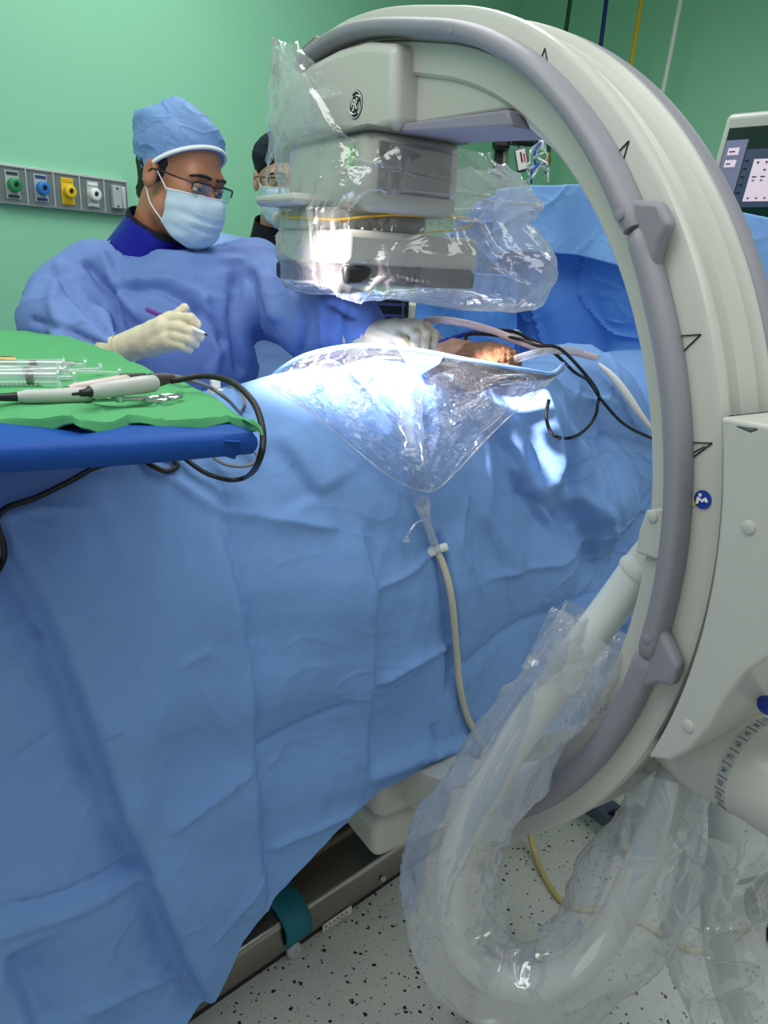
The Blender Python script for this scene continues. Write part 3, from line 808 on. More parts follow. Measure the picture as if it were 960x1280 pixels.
# warning stickers
c = face(878.5, 624.5)
sg = MB().lathe(c, -cn, [(0, 0.0105), (0.0008, 0.0105)], 32).build('manual_sign', 'sign_blue', ring)
f_ = -cn*0.0013
au, az = cu, Z3
mb = MB().lathe(c+f_*0.9-au*0.0035+az*0.0045, -cn, [(0, 0.002), (0.0004, 0.002)], 14)
mb.prism([c+f_+au*x+az*y for x, y in ((-0.0065, 0.002), (-0.0025, 0.001), (0.002, -0.001), (0.001, -0.003), (-0.003, -0.001), (-0.004, -0.006), (-0.007, -0.006))], f_*0.3)
mb.prism([c+f_+au*x+az*y for x, y in ((0.0005, 0.001), (0.004, 0.004), (0.0075, 0.000), (0.006, -0.002), (0.0035, -0.0005), (0.002, -0.0015))], f_*0.3)
mb.build('sign_figure', 'white_print', sg, smooth=False, recalc=True)
MB().prism([face(862, 632), face(866, 616.5), face(870, 632)], -cn*0.0006).build('warning_triangle', 'sign_yellow', ring, smooth=False, recalc=True)

# detector arm, head and flat panel ---------------------------------
arm_poly = [CP(0.650*grow(a), a, 0.008) for a in np.linspace(112, 36, 40)] + [face(655, 160), face(640, 133), face(500, 156), face(470, 165), face(380, 160)]
arm_poly = [p - cn*((p-CC) @ cn) + cn*0.008 for p in arm_poly]
arm = MB().prism(arm_poly, cn*0.09).build('detector_arm', 'white_plastic', carm, bevel=0.010, segs=3, recalc=True)
onw = lambda px, py, w: onp(px, py, CC+cn*w, cn)
MB().prism([onw(490, 156, -0.015), onw(500, 166, -0.015), onw(640, 158, -0.015), onw(634, 136, -0.015)], cn*0.125).build('arm_underside', 'purple_rubber', arm, bevel=0.004, recalc=True)
hd = [(386, 78), (420, 60), (455, 50), (493, 52), (492, 158), (470, 168), (352, 172), (352, 110)]
hp = [onw(x, y, -0.035) for x, y in hd]
head = MB().prism(hp, cn*0.16).build('detector_head', 'white_plastic', carm, bevel=0.016, segs=4, recalc=True)
# round maker's badge
c = onw(445, 131, -0.035)
bx = cu; bz = Z3
badge = MB().lathe(c, -cn, [(0, 0.0215), (0.001, 0.0215)], 40).build('round_badge', 'black_print', head)
fo = c-cn*0.0014
mb = MB().tube([fo+0.0196*(bx*math.cos(t)+bz*math.sin(t)) for t in np.linspace(0, 2*math.pi, 48, endpoint=False)], 0.0007, 6, closed=True)
for q in range(4):
    t0 = math.radians(35+90*q)
    arc = [fo+r*(bx*math.cos(t0+d)+bz*math.sin(t0+d)) for r, d in zip(np.linspace(0.0165, 0.0125, 9), np.linspace(0, 1.15, 9))]
    mb.tube(arc, [0.0016, 0.0015, 0.0014, 0.0012, 0.001, 0.0009, 0.0008, 0.0007, 0.0005], 6)
mono = [[(-2, 4), (-4.5, 7), (-7.5, 6), (-7.5, 2), (-5.5, 0.5), (-3, 3), (-2, 6), (-3, -2), (-5, -7), (-8, -6), (-6.5, -3), (-2, -0.5), (0, 1)], [(6, 5.5), (4.5, 8), (2, 7), (2, 4), (4, 2.5), (1.5, 1.5), (1, -2.5), (3, -5.5), (6, -4), (7.5, -1)]]
for st in mono:
    mb.tube(spline([fo+bx*x*0.00115+bz*y*0.00115 for x, y in st], 5), 0.0008, 6)
mb.build('badge_monogram', 'white_print', badge)
# column below the head
D0 = (0.02, -0.09, 0.28)
uc, wc = D0[0]-0.14, D0[1]+0.14
def rbox(u0, u1, w0, w1, z0, z1, name, m, parent, bev=0.012, segs=3):
    return MB().box(CL((u0+u1)/2, (w0+w1)/2, (z0+z1)/2), u1-u0, w1-w0, z1-z0, CAX).build(name, m, parent, bevel=bev, segs=segs)
neck = rbox(uc-0.14, uc+0.155, wc-0.115, wc+0.075, 1.53, 1.652, 'detector_housing', 'grey_plastic', carm, 0.02)
rbox(uc-0.148, uc+0.160, wc-0.122, wc+0.080, 1.648, 1.655, 'housing_seam', 'dark_grey_plastic', neck, 0.002)
rbox(uc+0.154, uc+0.158, wc-0.095, wc+0.05, 1.56, 1.635, 'shade_plate', 'dark_grey_plastic', neck, 0.002)  # dark plate puts the shadow on this column side into the colour
q = onp(438, 195, CL(uc, wc-0.115, 0), cn)
MB().box(q-cn*0.001, 0.026, 0.0016, 0.028, CAX).build('green_sticker', 'sticker_green', neck, smooth=False)
rbox(uc-0.16, uc+0.09, wc-0.14, wc+0.06, 1.503, 1.535, 'detector_flange', 'grey_plastic', carm, 0.014)
det = rbox(D0[0]-D0[2], D0[0], D0[1], D0[1]+D0[2], 1.446, 1.502, 'flat_panel_detector', 'grey_plastic', carm, 0.012)
rbox(D0[0]-D0[2]+0.002, D0[0]-0.002, D0[1]+0.002, D0[1]+D0[2]-0.002, 1.414, 1.447, 'detector_base', 'black_plastic', det, 0.008)
rbox(D0[0]-D0[2]+0.015, D0[0]-D0[2]+0.17, D0[1]-0.045, D0[1]+0.07, 1.540, 1.558, 'collision_ring', 'grey_plastic', carm, 0.009)

# X-ray tube housing at the lower end --------------------------------
tube = rbox(-0.42, 0.155, -0.055, 0.185, 0.40, 0.505, 'xray_tube_housing', 'white_plastic', carm, 0.028, 4)
rbox(-0.40, 0.165, -0.065, 0.175, 0.325, 0.415, 'tube_lower_cover', 'white_plastic', tube, 0.022, 4)
rbox(-0.02, 0.05, -0.064, 0.02, 0.40, 0.475, 'tube_latch', 'dark_grey_plastic', tube, 0.012)
MB().tube([CL(0.1565, 0.02, 0.462), CL(0.1565, 0.15, 0.462)], 0.0016, 6).build('vent_line', 'dark_grey_plastic', tube)
q = onz(530, 957, 0.506)
lb = MB().box(CL(*[((q-CC) @ cu), ((q-CC) @ cn)], 0.5058), 0.05, 0.09, 0.0012, CAX).build('rating_sticker', 'label_paper', tube, smooth=False)
mb = MB()
lu, lw = (q-CC) @ cu, (q-CC) @ cn
for i in range(5):
    for j in range(3): mb.box(CL(lu-0.018+0.009*i, lw-0.027+0.027*j, 0.5066), 0.006, 0.023-0.005*((i+j) % 2), 0.0006, CAX)
mb.build('sticker_print', 'label_blue', lb, smooth=False)
MB().lathe(CL(0.165, 0.06, 0.365), cu, [(0, 0.010), (0.002, 0.010), (0.003, 0.008)], 18).build('screw_cap', 'white_plastic', tube)

# ring carriage and rotation hub -------------------------------------
A = np.linspace(16.2, -18.4, 40)
def onw0(px, py):
    q = onp(px, py, CC-cn*0.022, cn); return q+cn*0.022
poly = [CP(0.713, a, 0) for a in A] + [onw0(x, y) for x, y in ((838, 951), (862, 938), (888, 908), (908, 872), (932, 842), (965, 820), (1100, 780), (1100, 560))] + [CP(0.80, 14.6, 0)]
poly = [p-cn*0.022 for p in poly]
house = MB().prism(poly, cn*0.17).build('ring_carriage', 'white_plastic', carm, bevel=0.020, segs=5, recalc=True)
MB().prism([CP(0.705, a, 0.006) for a in A]+[CP(0.716, a, 0.006) for a in A[::-1]], cn*0.09).build('carriage_gap', 'black_rubber', carm, smooth=False, recalc=True)
for px, py in ((936, 659), (860, 907)):
    MB().lathe(onp(px, py, CC-cn*0.022, cn), -cn, [(0, 0.0072), (0.0016, 0.0072), (0.0026, 0.005)], 22).build('screw_cap', 'white_plastic', house)
# arrow pointers on the carriage top
tn = CP(1, 107, 0)-CC
pt = lambda px, py: onp(px, py, CP(0.76, 15.85, 0), np.array(CP(1, 105.2, 0)-CC))
MB().prism([pt(921, 534), pt(947, 538), pt(938, 541)], tn*0.0010).build('arrow_pointer', 'black_print', house, smooth=False, recalc=True)
HR = 0.062
hc = CL(0, 0.095, 0.884)
MB().lathe(hc, cu, [(0.60, 0.04), (0.64, 0.058), (0.68, 0.066), (0.71, 0.067), (0.725, 0.064), (0.735, HR), (1.16, HR)], 64).build('rotation_hub', 'white_plastic', carm, auto=50)
UB0 = 0.737
scale_band = MB().lathe(hc+cu*UB0, cu, [(0, HR), (0, HR+0.0007), (0.0125, HR+0.0007), (0.0125, HR)], 96, caps=False).build('angle_scale', 'plate_light', carm)
def near_angle(px, py):
    A_ = np.radians(np.arange(60, 240, 0.5)); q = [proj(hc+cu*(UB0+0.006)+(cn*math.cos(t)+Z3*math.sin(t))*HR)[:2] for t in A_]
    return A_[int(np.argmin([np.hypot(x-px, y-py) for x, y in q]))]
t15, t105 = near_angle(958, 908), near_angle(894, 977)
mbs = MB(); stp = (t105-t15)/6
for k in range(-5, 10):
    th = t15+stp*k
    for half, ln in ((0, 0), (0.5, 0.0125)):
        t2 = th+stp*half; rad = cn*math.cos(t2)+Z3*math.sin(t2); tg = -cn*math.sin(t2)+Z3*math.cos(t2); c0 = hc+rad*(HR+0.001)
        if ln: mbs.box(c0+cu*(UB0+0.00625), ln, 0.0006, 0.0005, (cu, tg, rad))
        else:
            V, Fs = text_mesh(str(abs(15+15*k)), 0.0098)
            mbs.add([c0+cu*(UB0+0.00625)+tg*(-v[0])*0.62+cu*(-v[1])*0.95 for v in V], Fs)
mbs.build('scale_numerals', 'black_print', scale_band, smooth=False)
q = onp(962, 880, hc-cn*0.03, cn)
MB().lathe(q-Z3*0.004, Z3+cu*0.2-cn*0.3, [(0, 0.013), (0.005, 0.013), (0.008, 0.009)], 24).build('lock_button', 'sign_blue', carm)
# ================================================================== PEOPLE
def headframe(pos, yaw, pitch, roll=0.0, s=1.0):
    """yaw 0 looks at the camera, positive turns towards the right of the camera"""
    c = EYE-pos; c[2] = 0; c /= np.linalg.norm(c); r = np.array([-c[1], c[0], 0])   # r: to the camera's right
    y, p = math.radians(yaw), math.radians(pitch)
    fh = c*math.cos(y)+r*math.sin(y); lat = np.cross(Z3, fh)                        # lat: subject's left... right-handed (lat, f, up)
    fwd = fh*math.cos(p)-Z3*math.sin(p); up = fh*math.sin(p)+Z3*math.cos(p)
    x = np.cross(fwd, up)
    ro = math.radians(roll); x2 = x*math.cos(ro)+up*math.sin(ro); up2 = -x*math.sin(ro)+up*math.cos(ro)
    B = np.stack([x2, fwd, up2], 1)*s                                               # columns
    return lambda V: np.asarray(V) @ B.T + pos
def head_sdf():
    base = [ell((0, -0.014, 0.040), (0.074, 0.096, 0.086)), ell((0, 0.028, -0.045), (0.060, 0.064, 0.080)),
            cone((0, 0.060, -0.098), (0.043, 0.012, -0.070), 0.026, 0.026), cone((0, 0.060, -0.098), (-0.043, 0.012, -0.070), 0.026, 0.026),
            cone((-0.034, 0.074, 0.018), (0.034, 0.074, 0.018), 0.015, 0.015), ell((0.038, 0.060, -0.030), (0.024, 0.026, 0.026)), ell((-0.038, 0.060, -0.030), (0.024, 0.026, 0.026)),
            cone((0, -0.030, -0.06), (0, -0.050, -0.215), 0.053, 0.058)]
    feat = [cone((0, 0.086, 0.006), (0, 0.106, -0.032), 0.007, 0.013), ell((0.012, 0.094, -0.036), (0.008, 0.010, 0.007)), ell((-0.012, 0.094, -0.036), (0.008, 0.010, 0.007)),
            cone((-0.018, 0.084, -0.064), (0.018, 0.084, -0.064), 0.007, 0.007), cone((-0.016, 0.083, -0.073), (0.016, 0.083, -0.073), 0.007, 0.007)]
    ears = [ell((sx*0.076, -0.010, -0.006), (0.011, 0.019, 0.031)) for sx in (-1, 1)]
    def f(X):
        d = union(base, 0.022)(X); d = smin(d, union(feat, 0.008)(X), 0.010)
        for sx in (-1, 1):
            s = np.linalg.norm(X-np.array([sx*0.031, 0.096, -0.002]), axis=1)-0.015
            d = -smin(-d, s, 0.008)
        e = union(ears, 0.004)(X)
        for sx in (-1, 1):
            s = ell((sx*0.088, -0.006, -0.002), (0.008, 0.011, 0.020))(X); e = -smin(-e, s, 0.004)
        return smin(d, e, 0.006)
    return f
HEADF = head_sdf()
def add_face(root, body, L, skin, brow='hair_dark', lid=0.45):
    for sx in (-1, 1):
        c = np.array([sx*0.031, 0.080, -0.002]); S_ = []
        mb = MB()
        th = np.linspace(0, math.pi, 10); ph = np.linspace(0, 2*math.pi, 18, endpoint=False)
        G = np.array([[c+0.0125*np.array([math.sin(a)*math.cos(b), math.cos(a), math.sin(a)*math.sin(b)]) for b in ph] for a in th])
        mb.grid(L(G), closev=True); e = mb.build('eye', 'eye_white', root)
        look = np.array([0.10, 1, -0.25]); look /= np.linalg.norm(look)
        mb = MB().lathe(c+look*0.0110, look, [(0, 0.0062), (0.0014, 0.0056), (0.0020, 0.003)], 20)
        mb.v = [L(v) for v in mb.v]; mb.build('iris', 'eye_dark', e)
        mb = MB()
        for up, a0, a1 in ((1, 0.16, 1.5), (-1, -1.5, -0.36)):
            G = np.array([[c+0.0136*np.array([math.sin(b)*math.cos(a), math.cos(b)*math.cos(a), math.sin(a)]) for b in np.linspace(-1.35, 1.35, 14)] for a in np.linspace(a0, a1, 8)])
            mb.grid(L(G))
        mb.build('eyelid', skin, root, solid=0.001)
        p = [np.array([sx*x, y, z]) for x, y, z in ((0.010, 0.0945, 0.0225), (0.022, 0.0945, 0.0250), (0.036, 0.0895, 0.0245), (0.052, 0.0755, 0.0180))]
        mb = MB().tube(L(spline(p, 6)), np.array([0.0042]*8+[0.0050]*5+[0.0042]*4+[0.0025]*2)[:19], 8, aspect=0.7); mb.build('eyebrow', brow, root)
def add_glasses(root, L, lens_h=0.030):
    g = None; mb = MB()
    yb = 0.103
    for sx in (-1, 1):
        rect = [(0.009, 0.008), (0.012, 0.0115), (0.050, 0.0115), (0.060, 0.008), (0.060, -0.004)]
        ex = lambda x: yb-0.16*max(0, x-0.02)**1.0*0.9
        mb.tube(L([(sx*x, ex(x), z) for x, z in rect]), 0.0017, 8)
        mb.tube(L([(sx*0.060, ex(0.060), 0.008), (sx*0.070, ex(0.060)-0.010, 0.009), (sx*0.076, 0.06, 0.008), (sx*0.080, 0.02, 0.007), (sx*0.081, -0.002, 0.004), (sx*0.079, -0.022, -0.012)]), 0.0018, 8)
    mb.tube(L([(-0.009, yb, 0.008), (0, yb+0.003, 0.0095), (0.009, yb, 0.008)]), 0.0016, 8)
    g = mb.build('glasses', 'frame_black', root)
    for sx in (-1, 1):
        pl = [(0.010, 0.009), (0.050, 0.0105), (0.060, 0.008), (0.059, -0.012), (0.050, -0.019), (0.016, -0.019), (0.010, -0.012)]
        mb = MB(); v = L([(sx*x, yb-0.144*max(0, x-0.02)-0.0005, z) for x, z in pl])
        mb.add(v, [tuple(range(len(pl)))]); mb.build('lens', 'lens_glass', g, solid=0.0012, smooth=False)
def add_mask(root, L, seed=1):
    nv, nh = 44, 41
    vv = np.linspace(0, 1, nv); hh = np.linspace(-1, 1, nh)
    G = np.empty((nv, nh, 3))
    for i, v in enumerate(vv):
        zc = np.interp(v, [0, 0.3, 0.6, 0.85, 1.0], [-0.012, -0.042, -0.078, -0.112, -0.128])
        yc = np.interp(v, [0, 0.12, 0.3, 0.55, 0.75, 0.9, 1.0], [0.108, 0.119, 0.126, 0.122, 0.115, 0.104, 0.088])
        pl = 0.0
        for k, p0 in enumerate((0.34, 0.50, 0.66)):
            pl += 0.004*(1/(1+math.exp(-(v-p0)/0.008)))*math.exp(-max(0, v-p0)/0.10)
        for j, h in enumerate(hh):
            w = 0.0715-0.007*v
            x = w*math.sin(h*1.42)/math.sin(1.42)
            y = 0.014+(yc+pl*(1-h**4)-0.014)*(max(0, math.cos(h*1.42))-0.0)**(0.72)
            zs = -0.022-0.068*v
            z = zc+(zs-zc)*abs(h)**2.2
            G[i, j] = (x, y, z)
    G = G + grid_normals(G)*(0.0009*noise(G, 25, seed)[..., None])*-1
    m = MB().grid(L(G)).build('face_mask', 'mask_blue', root, solid=0.0018)
    MB().tube(L(G[0]+[0, 0.001, 0]), 0.0016, 6).build('mask_edge', 'mask_white', m)
    for sx, j in ((-1, 0), (1, nh-1)):
        a, b = G[1, j], G[-3, j]
        mb = MB().tube(L(spline([a, (sx*0.073, 0.018, -0.006), (sx*0.078, -0.004, 0.012), (sx*0.080, -0.022, 0.010)], 6)), 0.0014, 6)
        mb.build('ear_loop', 'mask_white', m)
        MB().tube(L(spline([b, (sx*0.073, 0.004, -0.064), (sx*0.076, -0.012, -0.040), (sx*0.080, -0.024, -0.022)], 6)), 0.0014, 6).build('ear_loop', 'mask_white', m)
def cap_fn(puff, pl_n, pl_d):
    e = union([ell((0, -0.024, 0.060), (0.084+puff, 0.102+puff, 0.080+puff)), ell((0, -0.014, 0.036), (0.0775, 0.0985, 0.088))], 0.012)
    n = np.array(pl_n)/np.linalg.norm(pl_n)
    return e, n, (lambda X: np.maximum(e(X), pl_d-X @ n))
def add_cap(root, L, m, puff, pl_n, pl_d, seed, hem=None, amp=0.003):
    e, n, f = cap_fn(puff, pl_n, pl_d)
    disp = lambda V: (amp*noise(V*[1, 1, 2.2], 9, seed)+amp*1.1*crinkle(V*[1, 1, 2], 11, seed+1, 0.18)-amp*0.4)*sstep(0.0, 0.03, V @ n-pl_d)
    o = sdfobj('scrub_cap', f, (-0.13, -0.16, -0.08), (0.13, 0.12, 0.20), 0.0034, m, root, disp, L)
    if hem:
        a, b = perp(n); c0 = n*pl_d + np.array([0, -0.014, 0.03])*0; pts = []
        c0 = np.array([0, -0.014, 0.0]); c0 = c0 + n*(pl_d-c0 @ n)
        for t in np.linspace(0, 2*math.pi, 60, endpoint=False):
            d = a*math.cos(t)+b*math.sin(t); lo_, hi_ = 0.0, 0.2
            for _ in range(30):
                md = (lo_+hi_)/2
                if e((c0+d*md)[None])[0] < 0: lo_ = md
                else: hi_ = md
            pts.append(c0+d*(lo_+0.0005)+n*0.002)
        MB().tube(L(np.array(pts)), 0.0036, 8, closed=True, aspect=1.3).build('cap_hem', hem, o)
    return o
def hand_fn(prims, shrink=0.0, k=0.006):
    fs = []
    for ch in prims:
        fs += chain([(P(x, y, d), r-shrink) for x, y, d, r in ch])
    return union(fs, k)
def bbox(prims, m=0.05):
    a = np.array([P(x, y, d) for ch in prims for x, y, d, r in ch]); return a.min(0)-m, a.max(0)+m

# ---------------------------------------------------------------- surgeon
R_HAND = [[(146, 441, 1.425, .030), (182, 425, 1.395, .029)], [(182, 425, 1.395, .028), (206, 412, 1.375, .026)], [(184, 432, 1.395, .023), (212, 424, 1.370, .022)],
          [(206, 404, 1.375, .017), (223, 398, 1.358, .0115), (238, 398, 1.345, .0098), (246, 405, 1.350, .0085)],
          [(210, 411, 1.37, .016), (224, 410, 1.348, .0112), (240, 415, 1.338, .0098), (250, 421, 1.348, .0085)],
          [(210, 420, 1.37, .016), (222, 421, 1.350, .011), (237, 425, 1.340, .0095), (244, 430, 1.352, .0085)],
          [(208, 430, 1.372, .014), (219, 430, 1.355, .0105), (231, 433, 1.348, .0085), (237, 437, 1.358, .0075)],
          [(200, 408, 1.385, .016), (213, 398, 1.385, .0125), (224, 392, 1.380, .0105), (231, 385, 1.376, .0088)]]
L_HAND = [[(452, 424, 1.50, .033), (492, 418, 1.47, .031)], [(490, 418, 1.47, .030), (516, 414, 1.452, .024)], [(488, 424, 1.475, .024), (510, 424, 1.458, .021)],
          [(502, 412, 1.455, .015), (511, 411, 1.440, .0115), (519, 419, 1.430, .0100), (518, 431, 1.430, .0092), (519, 440, 1.432, .0080)],
          [(508, 408, 1.455, .015), (522, 406, 1.445, .0115), (532, 416, 1.436, .0100), (531, 430, 1.434, .0092), (532, 440, 1.434, .0080)],
          [(514, 408, 1.46, .015), (532, 409, 1.455, .0110), (543, 419, 1.448, .0098), (543, 431, 1.444, .0088), (544, 440, 1.442, .0078)],
          [(516, 414, 1.47, .014), (538, 417, 1.475, .0105), (548, 425, 1.470, .0090), (549, 433, 1.466, .0080), (548, 439, 1.464, .0075)],
          [(498, 420, 1.45, .016), (504, 428, 1.435, .0120), (508, 437, 1.428, .0100), (513, 443, 1.430, .0085)]]
def surgeon():
    hp = P(226, 222, 1.60)
    L = headframe(hp, 44, 17, 3, 0.99)
    root = thing('person', np.array([P(225, 400, 1.75)[0], P(225, 400, 1.75)[1], 0]), 'masked person in blue gown, light blue cap and rectangular glasses holding a pen', 'person')
    neck0 = L((0, -0.045, -0.19))
    shR, shL = P(120, 356, 1.66), P(318, 352, 1.74)
    chest, belly, pelvis = P(216, 372, 1.70), P(222, 470, 1.73), P(222, 560, 1.76)
    elR, wrR = P(72, 404, 1.55), P(146, 441, 1.425)
    elL, wrL = P(398, 402, 1.56), P(452, 424, 1.50)
    hipR, hipL = pelvis+np.array([-0.10, -0.03, -0.03]), pelvis+np.array([0.10, 0.03, -0.03])
    def foot(h, k): return np.array([h[0]+k, h[1], 0.0])
    legs = []
    for h, k in ((hipR, -0.03), (hipL, 0.03)):
        f_ = foot(h, k); kn = (h*0.55+f_*0.45)+np.array([0.0, -0.02, 0])
        legs += [cone(h, kn, 0.085, 0.058), cone(kn, f_+Z3*0.09, 0.056, 0.040), cone(f_+Z3*0.045, f_+np.array([0.04, -0.15, 0.035]), 0.044, 0.034)]
    body = [cone(neck0, chest+Z3*0.02, 0.054, 0.07), cone(shR-Z3*0.02, shL-Z3*0.02, 0.050, 0.050), ell(chest-Z3*0.04, (0.155, 0.105, 0.13)), ell(belly, (0.155, 0.115, 0.16)), ell(pelvis, (0.165, 0.12, 0.12)),
            cone(shR-Z3*0.01, elR, 0.050, 0.036), cone(elR, wrR, 0.036, 0.023), cone(shL, elL, 0.055, 0.042), cone(elL, wrL, 0.038, 0.025)] + legs
    hands = union([hand_fn(R_HAND, 0.0025), hand_fn(L_HAND, 0.0025)], 0)
    bf = union(body, 0.05)
    fn = lambda X: np.minimum(bf(X), hands(X))
    V, Fc = surf(fn, (-0.95, 1.10, -0.02), (0.22, 2.15, 1.62), 0.0085)
    Hv, Hf = surf(HEADF, (-0.11, -0.13, -0.28), (0.11, 0.14, 0.15), 0.0035)
    mb = MB().add(V, Fc.tolist()).add(L(Hv), Hf.tolist())
    mb.build('body', 'skin', root, auto=0)
    add_face(root, None, L, 'skin')
    add_glasses(root, L)
    add_mask(root, L, 5)
    add_cap(root, L, 'cap_blue', 0.006, (0, -0.62, 0.80), 0.014, 21, 'mask_white', 0.0035)
    # hair at temples and nape
    hf = lambda X: np.maximum(union([ell((0, -0.016, 0.038), (0.0765, 0.098, 0.088)), cone((0, -0.05, 0.0), (0, -0.075, -0.055), 0.06, 0.035)], 0.02)(X), np.maximum(X[:, 1]-0.024+0.40*np.maximum(0, 0.02-X[:, 2]), np.maximum(-0.075-X[:, 2], X[:, 2]-0.06)))
    sdfobj('hair', hf, (-0.11, -0.14, -0.10), (0.11, 0.10, 0.08), 0.004, 'hair_dark', root, lambda V: 0.001*noise(V, 60, 3), L)
    # thyroid collar of the lead apron
    ncen = L((0, -0.040, -0.150)); nax = L((0, -0.030, -0.10))-L((0, -0.052, -0.21)); nax /= np.linalg.norm(nax)
    a, b = perp(nax); ang = np.linspace(0, 2*math.pi, 56, endpoint=False)
    G = np.array([[ncen+nax*h+(r+0.003*math.sin(3*t+h*40))*(a*math.cos(t)+b*math.sin(t)) for t in ang] for h, r in ((-0.085, 0.105), (-0.05, 0.092), (0.0, 0.080), (0.028, 0.076), (0.036, 0.074), (0.030, 0.069), (0.0, 0.069))])
    co = MB().grid(G, closev=True).build('thyroid_collar', 'collar_blue', root)
    G2 = np.array([[ncen+nax*h+r*(a*math.cos(t)+b*math.sin(t)) for t in ang] for h, r in ((0.031, 0.0755), (0.039, 0.0745), (0.043, 0.071), (0.038, 0.068))])
    MB().grid(G2, closev=True).build('collar_trim', 'collar_black', co)
    # gown
    gR = [(shR, 0.084), (P(84, 380, 1.63), 0.078), (elR, 0.068), (P(112, 424, 1.49), 0.056), (P(150, 440, 1.425), 0.038)]
    gL = [(shL, 0.082), (P(360, 378, 1.66), 0.084), (elL+Z3*0.0, 0.078), (P(432, 408, 1.53), 0.060), (P(462, 420, 1.495), 0.040)]
    prims = [cone(shR, P(205, 368, 1.68), 0.078, 0.080), cone(shL, P(230, 368, 1.68), 0.078, 0.080), cone(shR+Z3*0.03, P(192, 322, 1.70), 0.05, 0.055), cone(shL+Z3*0.02, P(268, 340, 1.70), 0.05, 0.05), cone(P(192, 346, 1.68), P(258, 362, 1.66), 0.055, 0.05), ell(P(218, 416, 1.70), (0.19, 0.135, 0.165)), ell(P(220, 440, 1.70), (0.19, 0.145, 0.20)), ell(pelvis, (0.19, 0.15, 0.20)),
             cone(pelvis-Z3*0.1, pelvis-Z3*0.75, 0.20, 0.24)] + chain(gR) + chain(gL)
    gf0 = union(prims, 0.045)
    def gf(X):
        d = gf0(X)
        nk = cone(ncen+nax*0.10, ncen-nax*0.03, 0.088, 0.084)(X)
        d = np.maximum(d, -nk)
        return np.maximum(d, -(X[:, 2]-0.28))
    folds = [([(70, 345), (110, 385), (150, 428)], -0.012, 0.012), ([(110, 330), (140, 370), (155, 420)], -0.016, 0.012), ([(128, 320), (150, 365), (175, 395)], 0.012, 0.016), ([(75, 335), (66, 380), (80, 425)], 0.010, 0.018),
             ([(150, 365), (200, 362), (245, 385), (275, 430)], -0.010, 0.012), ([(160, 352), (210, 350), (255, 372)], 0.008, 0.014), ([(295, 345), (290, 400), (300, 460)], -0.012, 0.014), ([(310, 340), (318, 400), (330, 450)], -0.014, 0.012), ([(330, 345), (345, 395)], 0.010, 0.014),
             ([(240, 385), (262, 400), (278, 425)], -0.008, 0.006), ([(255, 380), (272, 440), (262, 480)], 0.010, 0.014), ([(40, 400), (90, 415), (140, 440)], -0.008, 0.010), ([(60, 410), (105, 440)], 0.008, 0.010),
             ([(365, 350), (380, 400), (375, 440)], -0.010, 0.010), ([(400, 375), (405, 430)], 0.009, 0.010), ([(430, 385), (425, 430)], -0.007, 0.008), ([(180, 310), (240, 325), (300, 325)], 0.005, 0.010), ([(415, 380), (440, 395)], -0.008, 0.008)]
    def gd(V):
        W_ = (V-EYE) @ CM; px = np.c_[480+F*W_[:, 0]/W_[:, 2], 640+F*W_[:, 1]/W_[:, 2]]
        add = np.zeros(len(V))
        for pl, a_, w_ in folds:                                     # folds lie on the camera-facing side of the cloth where seen
            q = np.array([P(x, y, 1.55) for x, y in pl])
            best = np.full(len(V), 9.0)
            for A_, B_ in zip(pl[:-1], pl[1:]):
                A_, B_ = np.array(A_, float), np.array(B_, float); ab = B_-A_; t = np.clip((px-A_) @ ab/(ab @ ab), 0, 1)
                best = np.minimum(best, np.linalg.norm(px-A_-t[:, None]*ab, axis=1)*1.6/F)
            add += 1.5*a_*np.exp(-(best/(w_*0.8))**2)
        front = sstep(1.85, 1.72, W_[:, 2])
        return add*front + 0.0045*noise(V*[1, 1, 0.8], 4, 61)+0.0035*crinkle(V, 5, 62, 0.13)+0.0020*crinkle(V, 11, 63, 0.15)-0.002
    sdfobj('surgical_gown', gf, (-1.05, 1.05, 0.25), (0.25, 2.25, 1.62), 0.0075, 'gown_blue', root, gd)
    for pr, nm in ((R_HAND, 'glove'), (L_HAND, 'glove')):
        lo, hi = bbox(pr)
        g = sdfobj(nm, hand_fn(pr, 0.0, 0.0035), lo, hi, 0.0022, 'latex_glove', root, lambda V: 0.0004*noise(V, 30, 71)+0.0006*crinkle(V, 28, 72, 0.2))
        c0, c1 = P(*pr[0][0][:3]), P(*pr[0][1][:3]); ax = (c1-c0)/np.linalg.norm(c1-c0); a, b = perp(ax); r = pr[0][0][3]
        G = np.array([[c0-ax*0.012+ax*h+(r+q_)*(a*math.cos(t)+b*math.sin(t)) for t in np.linspace(0, 2*math.pi, 40, endpoint=False)] for h, q_ in ((0.03, 0.0012), (0.0, 0.0022), (-0.012, 0.0036), (-0.013, 0.0030), (0.0, 0.0010))])
        MB().grid(G, closev=True).build('glove_cuff', 'latex_glove', g)
    # pen between index and middle finger
    a, b = P(183, 386.5, 1.392), P(259.5, 419, 1.316); dr = (b-a)/np.linalg.norm(b-a); n_ = np.linalg.norm(b-a)
    pen = thing('marker_pen', (a+b)/2, 'white marker pen with purple end held in the gloved hand of the surgeon', 'pen')
    MB().lathe(a, dr, [(n_*0.30, 0.0040), (n_*0.88, 0.0045), (n_*0.93, 0.0040), (n_*0.96, 0.0026)], 16).build('barrel', 'pen_white', pen)
    MB().lathe(a, dr, [(0, 0.0030), (0.004, 0.0044), (n_*0.30, 0.0046)], 16).build('end_cap', 'purple_cap', pen)
    MB().lathe(a, dr, [(n_*0.955, 0.0022), (n_, 0.0010)], 12).build('tip', 'black_print', pen)
surgeon()

